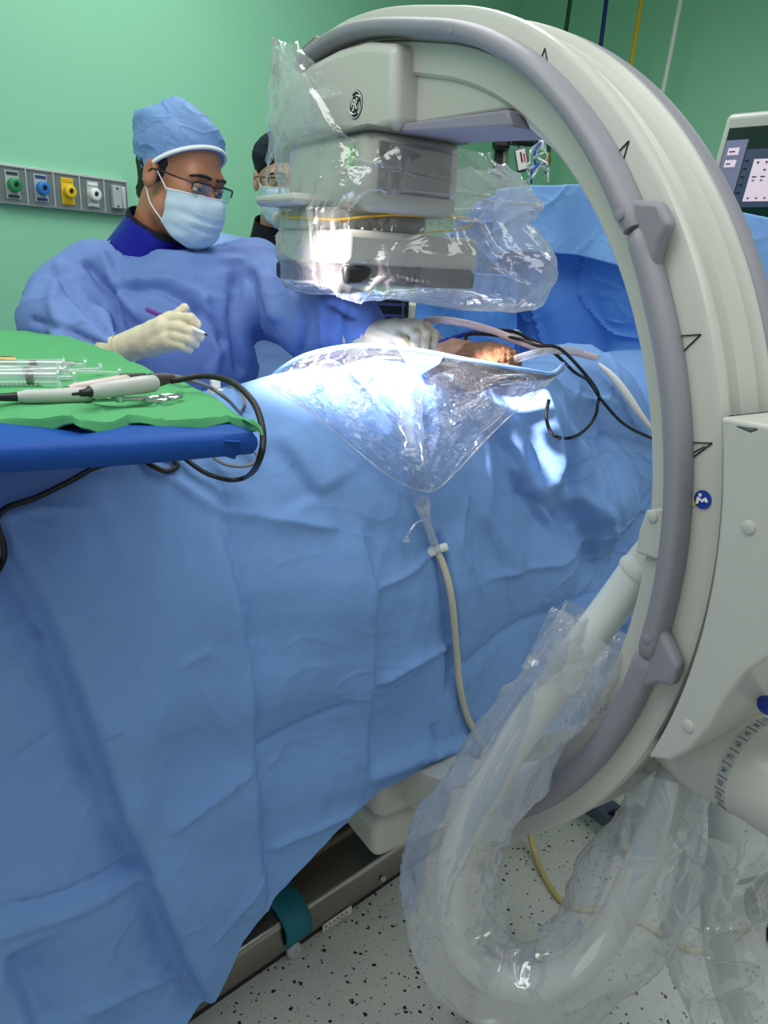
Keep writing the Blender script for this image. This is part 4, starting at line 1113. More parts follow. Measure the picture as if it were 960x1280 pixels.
def assistant():
    hp = P(352, 226, 2.22)
    L = headframe(hp, 12, 8, 0, 0.98)
    root = thing('person', hp*[1, 1, 0], 'masked person in navy cap standing half hidden behind the plastic wrapped detector', 'person')
    neck0 = L((0, -0.045, -0.19))
    ch = neck0+np.array([0, 0.03, -0.22]); c = EYE-hp; c[2] = 0; c /= np.linalg.norm(c); r = np.array([-c[1], c[0], 0])
    sR, sL = neck0-r*0.18-Z3*0.06, neck0+r*0.18-Z3*0.06
    eR, eL = sR-r*0.07-Z3*0.27-c*0.0, sL+r*0.07-Z3*0.27
    wR, wL = eR+c*0.20+r*0.10-Z3*0.03, eL+c*0.20-r*0.10-Z3*0.03
    pel = ch-Z3*0.42
    parts = [cone(neck0, ch+Z3*0.05, 0.055, 0.10), cone(sR, sL, 0.058, 0.058), ell(ch, (0.16, 0.11, 0.18)), ell(ch-Z3*0.22, (0.15, 0.11, 0.18)), ell(pel, (0.16, 0.12, 0.13)), cone(sR, eR, 0.054, 0.042), cone(eR, wR, 0.042, 0.029), cone(sL, eL, 0.054, 0.042), cone(eL, wL, 0.042, 0.029)]
    for sg in (-1, 1):
        h = pel+r*sg*0.09; f_ = h*[1, 1, 0]; kn = (h+f_)/2+c*0.02
        parts += [cone(h, kn, 0.085, 0.058), cone(kn, f_+Z3*0.09, 0.056, 0.04), cone(f_+Z3*0.045, f_+c*0.15+Z3*0.035, 0.044, 0.034)]
    for w_, sg in ((wR, 1), (wL, -1)):
        hnd = w_+c*0.06+r*sg*0.02
        parts += [cone(w_, hnd, 0.028, 0.03)]
        for k in range(4):
            o = (k-1.5)*0.018
            parts += [cone(hnd+Z3*o*0.3+r*o, hnd+c*0.05+r*o-Z3*0.01, 0.010, 0.009), cone(hnd+c*0.05+r*o-Z3*0.01, hnd+c*0.07+r*o-Z3*0.035, 0.009, 0.008)]
        parts += [cone(hnd, hnd+r*sg*0.035+c*0.03, 0.012, 0.009)]
    V, Fc = surf(union(parts, 0.02), hp-[0.6, 0.6, hp[2]+0.02], hp+[0.6, 0.6, 0.0], 0.011)
    Hv, Hf = surf(HEADF, (-0.11, -0.13, -0.28), (0.11, 0.14, 0.15), 0.0045)
    MB().add(V, Fc.tolist()).add(L(Hv), Hf.tolist()).build('body', 'skin_light', root, auto=0)
    add_face(root, None, L, 'skin_light'); add_glasses(root, L); add_mask(root, L, 9)
    add_cap(root, L, 'cap_navy', 0.0, (0, -0.45, 0.89), 0.012, 25, None, 0.002)
    ncen = L((0, -0.040, -0.150)); nax = L((0, -0.030, -0.10))-L((0, -0.052, -0.21)); nax /= np.linalg.norm(nax); a, b = perp(nax)
    G = np.array([[ncen+nax*h+rr*(a*math.cos(t)+b*math.sin(t)) for t in np.linspace(0, 2*math.pi, 40, endpoint=False)] for h, rr in ((-0.07, 0.095), (-0.03, 0.083), (0.02, 0.074), (0.03, 0.072), (0.025, 0.067), (0.0, 0.067))])
    MB().grid(G, closev=True).build('thyroid_collar', 'collar_black', root)
    gp = [cone(sR, sL, 0.08, 0.08), ell(ch, (0.185, 0.14, 0.2)), ell(ch-Z3*0.22, (0.18, 0.14, 0.2)), ell(pel, (0.18, 0.15, 0.2)), cone(pel, pel-Z3*0.5, 0.18, 0.21), cone(sR, eR, 0.078, 0.066), cone(eR, wR, 0.066, 0.042), cone(sL, eL, 0.078, 0.066), cone(eL, wL, 0.066, 0.042)]
    g0 = union(gp, 0.04)
    gf = lambda X: np.maximum(np.maximum(g0(X), -cone(ncen+nax*0.10, ncen-nax*0.02, 0.082, 0.088)(X)), 0.35-X[:, 2])
    sdfobj('surgical_gown', gf, hp-[0.65, 0.65, 0.15+hp[2]-0.45], hp+[0.65, 0.65, 0.02], 0.011, 'gown_pale', root, lambda V: 0.006*noise(V, 4, 81)+0.004*crinkle(V, 5, 82, 0.15))
assistant()
# ================================================================== INSTRUMENT TRAY
ZT = 1.285
tr = lambda px, py, dz=0.0: onz(px, py, ZT+dz)
def tray():
    nr, fr = tr(312, 540), tr(62, 424)                       # near and far ends of the tray's short side
    e1 = (nr-fr)/np.linalg.norm(nr-fr); L1 = np.linalg.norm(nr-fr)
    e2 = tr(-20, 557)-nr; e2 /= np.linalg.norm(e2)              # to the left, along the long side
    t = thing('instrument_stand', np.r_[(fr+nr)[:2]/2+e2[:2]*0.62, 0], 'instrument stand tray wrapped in a deep blue cover, reaching over the draped table', 'instrument stand')
    ax = (e1, e2, Z3)
    mid = (fr+nr)/2+e2*0.36
    top = MB().box(mid-Z3*0.012, L1*0.96, 0.66, 0.012, (e1, np.cross(Z3, e1), Z3)).build('tray', 'steel', t, bevel=0.006)
    # loose deep blue cover round the tray
    n = 90; ring_ = []
    for (a, b) in ((-1, -1), (1, -1), (1, 1), (-1, 1)): ring_.append(mid+e1*a*(L1*0.5+0.006)+e2*b*0.367)
    per = resample(np.array(ring_+[ring_[0]]), n*2+1)[:-1]
    G = []
    for h, o in ((0.001, -0.03), (0.0, -0.003), (-0.005, 0.002), (-0.011, 0.003), (-0.017, 0.001), (-0.023, -0.004), (-0.026, -0.04)):
        row = []
        for i, p in enumerate(per):
            d = p-mid; d[2] = 0; d /= np.linalg.norm(d)
            row.append(p+d*o+Z3*(ZT-1.285+h)+Z3*0.002*math.sin(i*0.21+h*60)*(1 if h < -0.01 else 0)+d*0.002*math.sin(i*0.37))
        G.append(row)
    mb = MB().grid(np.array(G), closev=True)
    k = len(per); mb.f += [tuple(range(k)), tuple(6*k+j for j in range(k-1, -1, -1))]; mb.m += [0, 0]
    cov = mb.build('tray_cover', 'deep_blue_cover', t, auto=50, recalc=True)
    fl = [tr(268, 546, -0.006)+np.array([0.002, -0.012, 0]), tr(300, 548, -0.004)+np.array([0.002, -0.012, 0]), tr(301, 556, -0.012)+np.array([0.002, -0.012, 0]), tr(297, 570, -0.03)+np.array([0.0, -0.012, 0]), tr(286, 566, -0.028)+np.array([0.0, -0.014, 0])]
    MB().add(fl, [(0, 1, 2, 3, 4)]).build('cover_flap', 'deep_blue_cover', cov, solid=0.0015, smooth=False)
    pole = mid+e2*0.50; 
    MB().tube([mid+e2*0.2-Z3*0.035, mid+e2*0.45-Z3*0.04, pole-Z3*0.06, pole-Z3*0.12, pole*[1, 1, 0]+Z3*0.05], 0.014, 14).build('post', 'chrome', t)
    MB().box(pole*[1, 1, 0]+Z3*0.03, 0.50, 0.05, 0.04, ax).box(pole*[1, 1, 0]+Z3*0.03-e1*0.22, 0.05, 0.42, 0.04, ax).box(pole*[1, 1, 0]+Z3*0.03+e1*0.22, 0.05, 0.42, 0.04, ax).build('base', 'chrome', t, bevel=0.006)
    return mid, e1, e2, L1
TM, TE1, TE2, TL1 = tray()
# green cloth: outline in the tray plane, near edge hangs over a little
def green_cloth():
    far = [(-300, 428), (-70, 420), (0, 421), (30, 419), (62, 422), (108, 433)]
    right = [(108, 433), (140, 446), (165, 459), (200, 474), (250, 498), (290, 524), (326, 549)]
    near = [(-260, 548), (-90, 532), (0, 529), (40, 533), (75, 537), (100, 543), (140, 537), (160, 531), (205, 533), (250, 535), (285, 529), (310, 534), (326, 549)]
    rt = resample(np.array([tr(*p) for p in far+right[1:]]), 150)
    nn = 150
    # param: rows from far/right boundary to the near boundary
    nb = resample(np.array([tr(px, py) for px, py in near]), nn)
    G = np.empty((nn, 60, 3))
    for i in range(nn):
        for j in range(60):
            v = j/59
            p = rt[i]*(1-v)+nb[i]*v
            edge = max(0.0, 1-v/0.06) if False else 0
            G[i, j] = p
    XY = G[..., :2]
    G[..., 2] += 0.008+0.0014*noise(XY, 7, 91)+0.0030*crinkle(XY, 5, 92, 0.15)+0.0016*noise(XY, 12, 93)*np.linspace(0.2, 1, 60)[None, :]**3
    # hanging lip beyond the near edge
    lip = []
    for k in range(1, 7):
        d = k/6
        row = G[:, -1].copy()
        u_ = np.linspace(0, 1, nn)
        drop = 0.006*d+0.006*d*np.sin(u_*19)**2*1.0
        row[:, 2] -= drop; row -= np.r_[TE1*(-1), 0][:3]*0.004*d
        lip.append(row)
    G = np.concatenate([G, np.stack(lip, 1)], 1)
    o = MB().grid(G).build('green_towel', 'green_cloth', solid=0.0025)
    tag(o, 'green surgical cloth spread over the blue covered instrument tray', 'cloth')
    # torn layer under the near edge
    pts = [(-60, 536), (0, 536), (30, 529), (60, 532), (100, 540)]
    U = resample(np.array([tr(px, py, -0.006)+np.array([0, -0.010, 0]) for px, py in pts]), 40)
    G = np.array([[p+Z3*(-0.012*v)+np.array([0, -0.003*v, 0]) for v in (0, 0.5, 1)] for p in U])
    o2 = MB().grid(G).build('cloth_fold', 'green_cloth', o, solid=0.002)
green_cloth()
GZ = 0.012
def on_t(px, py, r=0.006): return tr(px, py, GZ+r)
# handpieces ---------------------------------------------------------
def handpiece(a, b, c, r, label, body, tipm, tail):
    """a tip end, b start of the sleeve end, c end of strain relief"""
    dr = (c-a)/np.linalg.norm(c-a); n_ = np.linalg.norm(b-a); m_ = np.linalg.norm(c-a)
    t = thing('surgical_handpiece', (a+c)/2, label, 'handpiece', 'powered handpieces on the tray')
    MB().lathe(a, dr, [(0, r*0.75), (n_*0.06, r*0.82), (n_*0.10, r), (n_*0.45, r*1.06), (n_*0.8, r*1.15), (n_*0.97, r*1.1), (n_, r*0.95)], 24).build('grip', body, t)
    MB().lathe(b-dr*0.002, dr, [(0, r*0.95), (0.006, r), ((m_-n_)*0.5, r*0.8), (m_-n_, r*0.5)], 20).build('strain_relief', 'strain_brown', t)
    MB().lathe(a-dr*tail, dr, [(0, 0.0016), (tail*0.4, 0.002), (tail*0.45, 0.0035), (tail*0.9, 0.0045), (tail, r*0.7)], 16).build('nose', tipm, t)
    return t
handpiece(on_t(22, 496, 0.006), on_t(118, 493, 0.008), on_t(155, 492, 0.006), 0.0072, 'grey powered handpiece with brown cable sleeve, nearest the edge of the green cloth', 'handle_grey', 'black_plastic', 0.05)
h2 = handpiece(on_t(112, 490, 0.016), on_t(190, 476, 0.018), on_t(222, 475, 0.016), 0.0085, 'pale powered handpiece lying across another, thick end towards the black cable', 'handle_grey', 'black_plastic', 0.02)
h3 = handpiece(on_t(85, 488, 0.006), on_t(154, 474, 0.007), on_t(188, 471, 0.006), 0.0068, 'pinkish powered handpiece lying behind the pale one on the green cloth', 'handle_pink', 'black_plastic', 0.03)
q = on_t(97, 497, 0.0165)
V, Fs = text_mesh('|||||||', 0.005)
# syringes -----------------------------------------------------------
def syringe(a, b, r, label, liquid=False, plunger=0.25):
    """a nozzle end, b plunger flange end"""
    dr = (b-a)/np.linalg.norm(b-a); n_ = np.linalg.norm(b-a)
    t = thing('syringe', (a+b)/2, label, 'syringe', 'syringes on the green cloth')
    bl = n_*(1-plunger)
    MB().lathe(a, dr, [(0, 0.0018), (0.008, 0.0022), (0.009, r*0.9), (0.012, r), (bl-0.003, r), (bl-0.002, r*1.5), (bl, r*1.5)], 22, caps=False).build('barrel', 'syringe_clear', t)
    MB().lathe(a, dr, [(bl*0.55, r*0.9), (bl*0.58, r*0.92), (bl*0.64, r*0.92), (bl*0.65, r*0.5)], 18).build('rubber_stopper', 'syringe_dark', t)
    MB().lathe(a, dr, [(bl*0.65, r*0.3), (n_-0.003, r*0.3), (n_-0.003, r*1.15), (n_, r*1.15)], 16).build('plunger', 'tube_clear', t)
    ax = perp(dr); mb = MB()
    for k in range(9):
        c0 = a+dr*(0.016+k*(bl-0.03)/10)
        arc = [c0+(r+0.0003)*(ax[0]*math.cos(q_)+ax[1]*math.sin(q_)) for q_ in np.linspace(0.6, 2.2 if k % 2 else 2.6, 8)]
        mb.tube(arc, 0.0003, 4)
    mb.build('graduations', 'black_print', t)
    return t
syringe(on_t(-20, 472, 0.008), on_t(95, 472, 0.008), 0.0085, 'clear syringe with dark stopper, nearest the handpieces', plunger=0.18)
syringe(on_t(-30, 467, 0.006), on_t(126, 461, 0.006), 0.0062, 'slim clear syringe with a long drawn plunger, second from the handpieces', plunger=0.35)
syringe(on_t(-10, 461, 0.006), on_t(152, 466, 0.006), 0.0058, 'clear syringe whose plunger flange reaches furthest towards the surgeon', plunger=0.42)
syringe(on_t(-20, 457, 0.006), on_t(108, 456, 0.006), 0.0078, 'clear syringe lying below the needle on the green cloth', plunger=0.22)
# steel instruments
def rodthing(name, pts, r, m, label, cat, parts=()):
    t = thing(name, pts[len(pts)//2], label, cat)
    MB().tube(pts, r, 10).build('shaft', m, t)
    for nm, p0, ax_, prof, mm in parts: MB().lathe(p0, ax_, prof, 16).build(nm, mm, t)
    return t
a, b = on_t(-8, 450, 0.006), on_t(95, 455, 0.005); dr = (b-a)/np.linalg.norm(b-a)
rodthing('spinal_needle', [a, b], 0.0013, 'chrome', 'long steel needle with brass hub at the far side of the green cloth', 'needle', (('hub', a+dr*0.0, dr, [(0, 0.005), (0.012, 0.006), (0.026, 0.006), (0.03, 0.003)], 'brass'), ('stopper', b-dr*0.018, dr, [(0, 0.003), (0.008, 0.004), (0.018, 0.003)], 'steel')))
def scissors():
    t = thing('needle_holder', on_t(190, 497), 'steel ring-handled clamp lying by the brown cable sleeve', 'clamp')
    base, jaw = on_t(150, 499, 0.004), on_t(118, 500, 0.004)
    for k, (cx, cy) in enumerate(((212, 496), (196, 499))):
        c = on_t(cx, cy, 0.004)
        MB().tube([jaw, base, c+(base-c)/np.linalg.norm(base-c)*0.012], 0.0022, 8).build('shank', 'chrome', t)
        d = (c-base)/np.linalg.norm(c-base); s_ = np.cross(Z3, d)
        MB().tube([c+d*0.013*math.cos(q_)+s_*0.009*math.sin(q_) for q_ in np.linspace(0, 2*math.pi, 28, endpoint=False)], 0.0019, 8, closed=True).build('finger_ring', 'chrome', t)
    MB().lathe(base-Z3*0.003, Z3, [(0, 0.004), (0.006, 0.004), (0.007, 0.002)], 14).build('pivot', 'chrome', t)
scissors()
# cables -------------------------------------------------------------
def cable(name, pts, r, m, label, cat='cable', per=10, group=None):
    o = MB().tube(spline(np.array(pts), per), r, 12).build(name, m, auto=0)
    return tag(o, label, cat, group)
e = on_t(222, 475, 0.016)
cable('power_cable', [on_t(214, 476, 0.016), e, P(255, 470, 0.86), P(290, 478, 0.83), P(318, 505, 0.80), P(329, 545, 0.78), P(322, 580, 0.80), hit(308, 596, 0.05), hit(290, 600, 0.03), hit(270, 596, 0.022), hit(255, 590, 0.020), hit(240, 580, 0.020), hit(222, 566, 0.018, 1.0)],
      0.0036, 'black_rubber', 'thick black cable looping off the tray corner onto the blue drape')
cable('power_cable', [hit(205, 572, 0.008), hit(216, 574, 0.008), hit(221, 583, 0.008), hit(208, 589, 0.008), hit(190, 582, 0.008), hit(170, 572, 0.008), hit(120, 584, 0.008), hit(90, 600, 0.008), hit(45, 622, 0.010), hit(10, 634, 0.012), hit(-4, 650, 0.016), hit(4, 680, 0.016), hit(4, 700, 0.014), hit(-8, 722, 0.014)],
      0.0040, 'black_rubber', 'black cable with a small loop running over the drape below the tray')
cable('signal_cable', [on_t(188, 471, 0.006), on_t(205, 469, 0.008), tr(232, 474, 0.02), P(262, 484, 0.98), P(285, 500, 1.0), hit(300, 515, 0.010), hit(306, 505, 0.02), hit(300, 488, 0.03), hit(285, 484, 0.03)], 0.0028, 'cable_grey', 'thin grey cable curling past the tray towards a white plug')
cable('signal_cable', [hit(268, 560, 0.012), hit(292, 556, 0.016), hit(312, 560, 0.016), hit(322, 572, 0.018), hit(310, 582, 0.018), hit(288, 582, 0.018), hit(270, 574, 0.018), hit(262, 562, 0.018)], 0.0026, 'cable_grey', 'grey cable coil lying on the drape behind the black loop')
def plug():
    c = hit(270, 490, 0.02); t = thing('white_plug', c, 'white plastic plug lying on the drape just behind the tray corner', 'plug')
    d = hit(295, 500, 0.02)-c; d /= np.linalg.norm(d); s_ = np.cross(Z3, d); s_ /= np.linalg.norm(s_); ax = (d, s_, np.cross(d, s_))
    MB().box(c, 0.045, 0.022, 0.012, ax).build('body', 'gas_white', t, bevel=0.003)
    MB().box(c-d*0.004+Z3*0.014, 0.018, 0.016, 0.016, ax).build('clip', 'gas_white', t, bevel=0.003)
    MB().lathe(c+d*0.022, d, [(0, 0.005), (0.014, 0.004)], 12).build('collar', 'strain_brown', t)
plug()
# ================================================================== SURGICAL SITE
def patient():
    c = P(598, 452, 1.43)
    root = thing('person', c*[1, 1, 0]+Z3*1.09, 'patient lying under the blue drapes, only a stubbled tan patch of skin showing', 'person')
    hd = c-Z3*0.075
    fs = [ell(hd-Mv*0.06-Z3*0.02, (0.075, 0.075, 0.07)), cone(hd-T*0.06-Mv*0.05-Z3*0.01, hd-T*0.2-Mv*0.18-Z3*0.06, 0.055, 0.06), ell(hd-T*0.40-Mv*0.26-Z3*0.10, (0.14, 0.14, 0.065)), cone(hd-T*0.4-Mv*0.28-Z3*0.10, hd-T*0.8-Mv*0.32-Z3*0.10, 0.075, 0.07)]
    sdfobj('body', union(fs, 0.05), hd-[1.0, 1.0, 0.25], hd+[0.4, 0.4, 0.2], 0.009, 'site_skin', root, lambda V: 0.0015*noise(V, 30, 3))
    # stubbled dome and the skin fold by the gloved fingers
    d = P(612, 444, 1.42)
    f2 = union([ell(d-Z3*0.012, (0.062, 0.052, 0.036)), ell(P(580, 442, 1.425)-Z3*0.012, (0.03, 0.03, 0.022))], 0.02)
    sdfobj('shaved_scalp', f2, d-[0.13, 0.13, 0.10], d+[0.13, 0.13, 0.09], 0.004, 'site_skin', root, lambda V: 0.0012*noise(V, 90, 6)+0.0012*crinkle(V, 60, 7, 0.3))
    f3 = union(chain([(P(552, 436, 1.42), 0.012), (P(566, 432, 1.43), 0.013), (P(585, 431, 1.44), 0.010)])+chain([(P(556, 442, 1.415), 0.010), (P(575, 441, 1.42), 0.012), (P(590, 440, 1.425), 0.01)]), 0.006)
    sdfobj('skin_fold', f3, P(570, 437, 1.43)-0.07, P(570, 437, 1.43)+0.07, 0.003, 'skin_light', root)
patient()

# ================================================================== FLUID POUCH
RIM = [(334, 478, 1.36), (352, 462, 1.36), (380, 446, 1.345), (420, 436, 1.33), (460, 433, 1.32), (500, 436, 1.31), (540, 442, 1.31), (580, 450, 1.315), (620, 457, 1.33), (660, 464, 1.36), (690, 468, 1.40), (704, 456, 1.43)]
BOT = [(334, 480, 1.36), (352, 490, 1.34), (390, 516, 1.30), (430, 550, 1.27), (470, 583, 1.24), (505, 606, 1.22), (540, 614, 1.21), (570, 590, 1.23), (605, 552, 1.26), (640, 518, 1.30), (680, 484, 1.37), (705, 462, 1.43)]
def pouch():
    nu, nv = 150, 90
    def curve(pts): return resample(spline([(a, b, c*400) for a, b, c in pts], 8), nu)
    R_, B_ = curve(RIM), curve(BOT)
    def sheet(lift, bulge, seed):
        G = np.empty((nu, nv, 3))
        for i in range(nu):
            for j in range(nv):
                v = j/(nv-1); q = R_[i]*(1-v)+B_[i]*v
                d = q[2]/400
                if v > 0.02: d = min(d, hitd(q[0], q[1], 9)-lift)
                G[i, j] = (q[0], q[1], d)
        # smooth depth a little
        D = G[..., 2]
        for _ in range(6):
            D[1:-1] = (D[:-2]+2*D[1:-1]+D[2:])/4; D[:, 1:-1] = (D[:, :-2]+2*D[:, 1:-1]+D[:, 2:])/4
        uu, vv = np.meshgrid(np.linspace(0, 1, nu), np.linspace(0, 1, nv), indexing='ij')
        D -= bulge*np.sin(math.pi*uu)*np.sin(math.pi*np.clip(vv, 0, 1))**0.7
        W_ = np.array([[P(*G[i, j]) for j in range(nv)] for i in range(nu)])
        N = grid_normals(W_)
        S_ = np.stack([uu*0.5, vv*0.22], -1)
        rad = np.stack([(uu-0.54)/(0.25+vv)*0.5, vv*0.05], -1)
        return W_+N*(0.006*noise(S_, 9, seed)+0.006*crinkle(S_, 14, seed+1, 0.2)+0.005*crinkle(rad, 16, seed+2, 0.2)+0.003*crinkle(S_, 34, seed+3, 0.3))[..., None]*np.minimum(1, vv*6)[..., None]
    t = thing('fluid_pouch', P(520, 500, 1.28), 'clear plastic fluid pouch fanned out over the table edge below the surgical site', 'fluid pouch')
    MB().grid(sheet(0.016, 0.030, 101)).build('front_film', 'clear_film', t, auto=0)
    MB().grid(sheet(0.006, 0.002, 111)).build('back_film', 'clear_film', t, auto=0)
    # stiff wire rim, blue wrapped
    rim = spline([P(a, b-1, c) for a, b, c in RIM], 8)
    MB().tube(rim, 0.0042, 10).build('rim_wire', 'drape_cuff', t)
    hem_ = spline([P(a, b, min(c, hitd(a, b, 9)-0.02)) for a, b, c in BOT], 8)
    MB().tube(hem_, 0.0013, 6).build('welded_seam', 'tube_clear', t)
    # dark strip put in for the shade of the pouch opening along the rim
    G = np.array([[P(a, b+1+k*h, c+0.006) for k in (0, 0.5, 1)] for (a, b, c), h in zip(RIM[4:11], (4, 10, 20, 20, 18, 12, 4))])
    MB().grid(G).build('opening_shade', 'foam_shade_dark', t, solid=0.001)
    tri = [P(498, 438, 1.300), P(554, 446, 1.300), P(549, 455, 1.292), P(520, 472, 1.285), P(508, 455, 1.29)]
    MB().add(tri, [(0, 1, 2, 3, 4)]).build('adhesive_flap', 'drape_far', t, solid=0.0012, smooth=False)
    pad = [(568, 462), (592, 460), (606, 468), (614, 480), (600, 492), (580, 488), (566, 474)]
    MB().add([P(x, y, min(1.30, hitd(x, y, 9)-0.030)) for x, y in pad], [tuple(range(7))]).build('dark_pad', 'foam_shade_dark', t, solid=0.004, smooth=False)
    # drain sleeve down the middle
    cl = [(506, 470, 18), (510, 500, 17), (514, 540, 15), (519, 580, 13), (524, 610, 11), (528, 634, 8)]
    c = resample(spline([(a, b, w*1.0) for a, b, w in cl], 8), 40)
    G = []
    for k, (a, b, w) in enumerate(c):
        d = min(1.30, hitd(a, b, 9)-0.035)
        p = P(a, b, d); r = w/F*d
        sd = np.array([CM[0, 0], CM[1, 0], CM[2, 0]]); fw = CM[:, 2]
        G.append([p+sd*r*math.cos(t_)*(1+0.06*math.sin(k*0.9))-fw*r*0.45*math.sin(t_) for t_ in np.linspace(0, 2*math.pi, 20, endpoint=False)])
    MB().grid(np.array(G), closev=True).build('drain_sleeve', 'clear_film', t, auto=0)
pouch()

def drain_tube():
    t = thing('drain_tube', hit(540, 690, 0.02), 'cream drain tube with white pinch clamp hanging from the pouch down the drape', 'tube')
    pts = [(528, 630), (533, 650), (540, 672), (547, 690)]
    L_ = [0.030, 0.022, 0.018, 0.016]
    w1 = [P(x, y, hitd(x, y)-l) for (x, y), l in zip(pts, L_)]
    MB().lathe(w1[0], w1[1]-w1[0], [(-0.006, 0.0125), (0.004, 0.013), (0.006, 0.0115), (0.012, 0.0115), (0.013, 0.010), (0.020, 0.0095), (0.021, 0.0085), (0.028, 0.008)], 22, caps=False).build('spout', 'tube_clear', t)
    MB().tube(spline(w1[1:], 8), 0.0068, 14).build('clear_length', 'tube_clear', t)
    lo = [(546, 688), (553, 704), (560, 726), (565, 752), (568, 782), (571, 820), (575, 860), (583, 893), (592, 912), (605, 935)]
    MB().tube(spline([P(x, y, hitd(x, y)-0.015) for x, y in lo], 8), 0.0064, 14, caps=True).build('cream_length', 'tube_cream', t)
    c = P(546, 687, hitd(546, 687)-0.018); d = P(557, 683, hitd(546, 687)-0.020)-P(535, 690, hitd(546, 687)-0.016); d /= np.linalg.norm(d)
    cl = MB().lathe(c-d*0.016, d, [(0, 0.0085), (0.003, 0.0095), (0.011, 0.009), (0.013, 0.006), (0.022, 0.006), (0.023, 0.0075), (0.034, 0.0075), (0.036, 0.005)], 20).build('pinch_clamp', 'gas_white', t)
    lp = [(528, 650), (520, 654), (513, 663), (509, 672)]
    MB().tube(spline([P(x, y, hitd(x, y)-0.016) for x, y in lp], 6), 0.0018, 8).build('cap_strap', 'tube_clear', t)
    q = P(508, 674, hitd(508, 674)-0.014)
    MB().lathe(q-Z3*0.004, Z3, [(0, 0.006), (0.003, 0.006), (0.004, 0.0035), (0.009, 0.003)], 16).build('end_cap', 'tube_clear', t)
drain_tube()

# tubes and leads at the site ------------------------------------------
cable('suction_tube', [P(520, 418, 1.52), P(528, 404, 1.50), P(545, 400, 1.47), P(575, 403, 1.44), P(610, 412, 1.42), P(645, 425, 1.42), P(680, 436, 1.44), P(715, 440, 1.52), P(745, 447, 1.62)], 0.0075, 'tube_pink', 'thick translucent pink suction tube arching over the surgical site', 'tube')
cable('suction_tube', [P(632, 454, 1.40), P(650, 447, 1.39), P(675, 440, 1.40), P(700, 436, 1.45), P(726, 440, 1.55)], 0.0072, 'tube_clear', 'clear suction tube lying flat on the pouch rim beside the tan skin', 'tube')
cable('monitor_lead', [P(582, 424, 1.43), P(586, 418, 1.43), P(610, 418, 1.42), P(650, 424, 1.41), P(672, 432, 1.40), P(700, 436, 1.42), P(735, 472, 1.45), hit(748, 492, 0.03), hit(747, 506, 0.04), hit(745, 518, 0.045), hit(738, 530, 0.045), hit(728, 540, 0.045), hit(717, 546, 0.045), hit(706, 548, 0.045), hit(696, 546, 0.045), hit(690, 542, 0.04), hit(685, 532, 0.035), hit(683, 518, 0.03), hit(686, 500, 0.025)], 0.0034, 'black_rubber', 'black lead crossing the site and dropping into an open loop on the drape')
cable('monitor_lead', [P(605, 412, 1.47), P(640, 414, 1.46), P(662, 424, 1.45), P(676, 430, 1.46), P(696, 444, 1.48), P(718, 465, 1.5), hit(735, 476, 0.03), hit(752, 500, 0.03), hit(780, 530, 0.03), hit(815, 548, 0.03), hit(845, 560, 0.03, 1.7)], 0.0034, 'black_rubber', 'black lead running from the site over the drape towards the C-arm ring')
def blue_probe():
    a, b = P(556, 428, 1.44), P(606, 414, 1.48); d = (b-a)/np.linalg.norm(b-a); n_ = np.linalg.norm(b-a)
    t = thing('blue_connector', (a+b)/2, 'bright blue tube connector lying behind the gloved fingers', 'connector')
    MB().tube(spline([a, (a+b)/2+Z3*0.006, b], 6), 0.005, 12).build('tube', 'blue_clip', t)
    MB().lathe(a-d*0.010, d, [(0, 0.007), (0.008, 0.0085), (0.010, 0.006), (0.016, 0.006), (0.017, 0.0085), (0.022, 0.007)], 18).build('luer_nut', 'blue_clip', t)
blue_probe()
def white_joint():
    a, b = P(642, 415, 1.50), P(664, 432, 1.47); d = (b-a)/np.linalg.norm(b-a)
    t = thing('tube_connector', a, 'small white ridged tube connector resting by the pink tube', 'connector')
    MB().lathe(a, d, [(0, 0.006), (0.008, 0.009), (0.010, 0.006), (0.016, 0.009), (0.018, 0.006), (0.026, 0.009), (0.028, 0.006), (0.05, 0.005)], 18).build('barb', 'mask_white', t)
    MB().lathe(b, d, [(0, 0.008), (0.02, 0.007), (0.03, 0.005)], 16).build('collar', 'tube_pink', t)
white_joint()

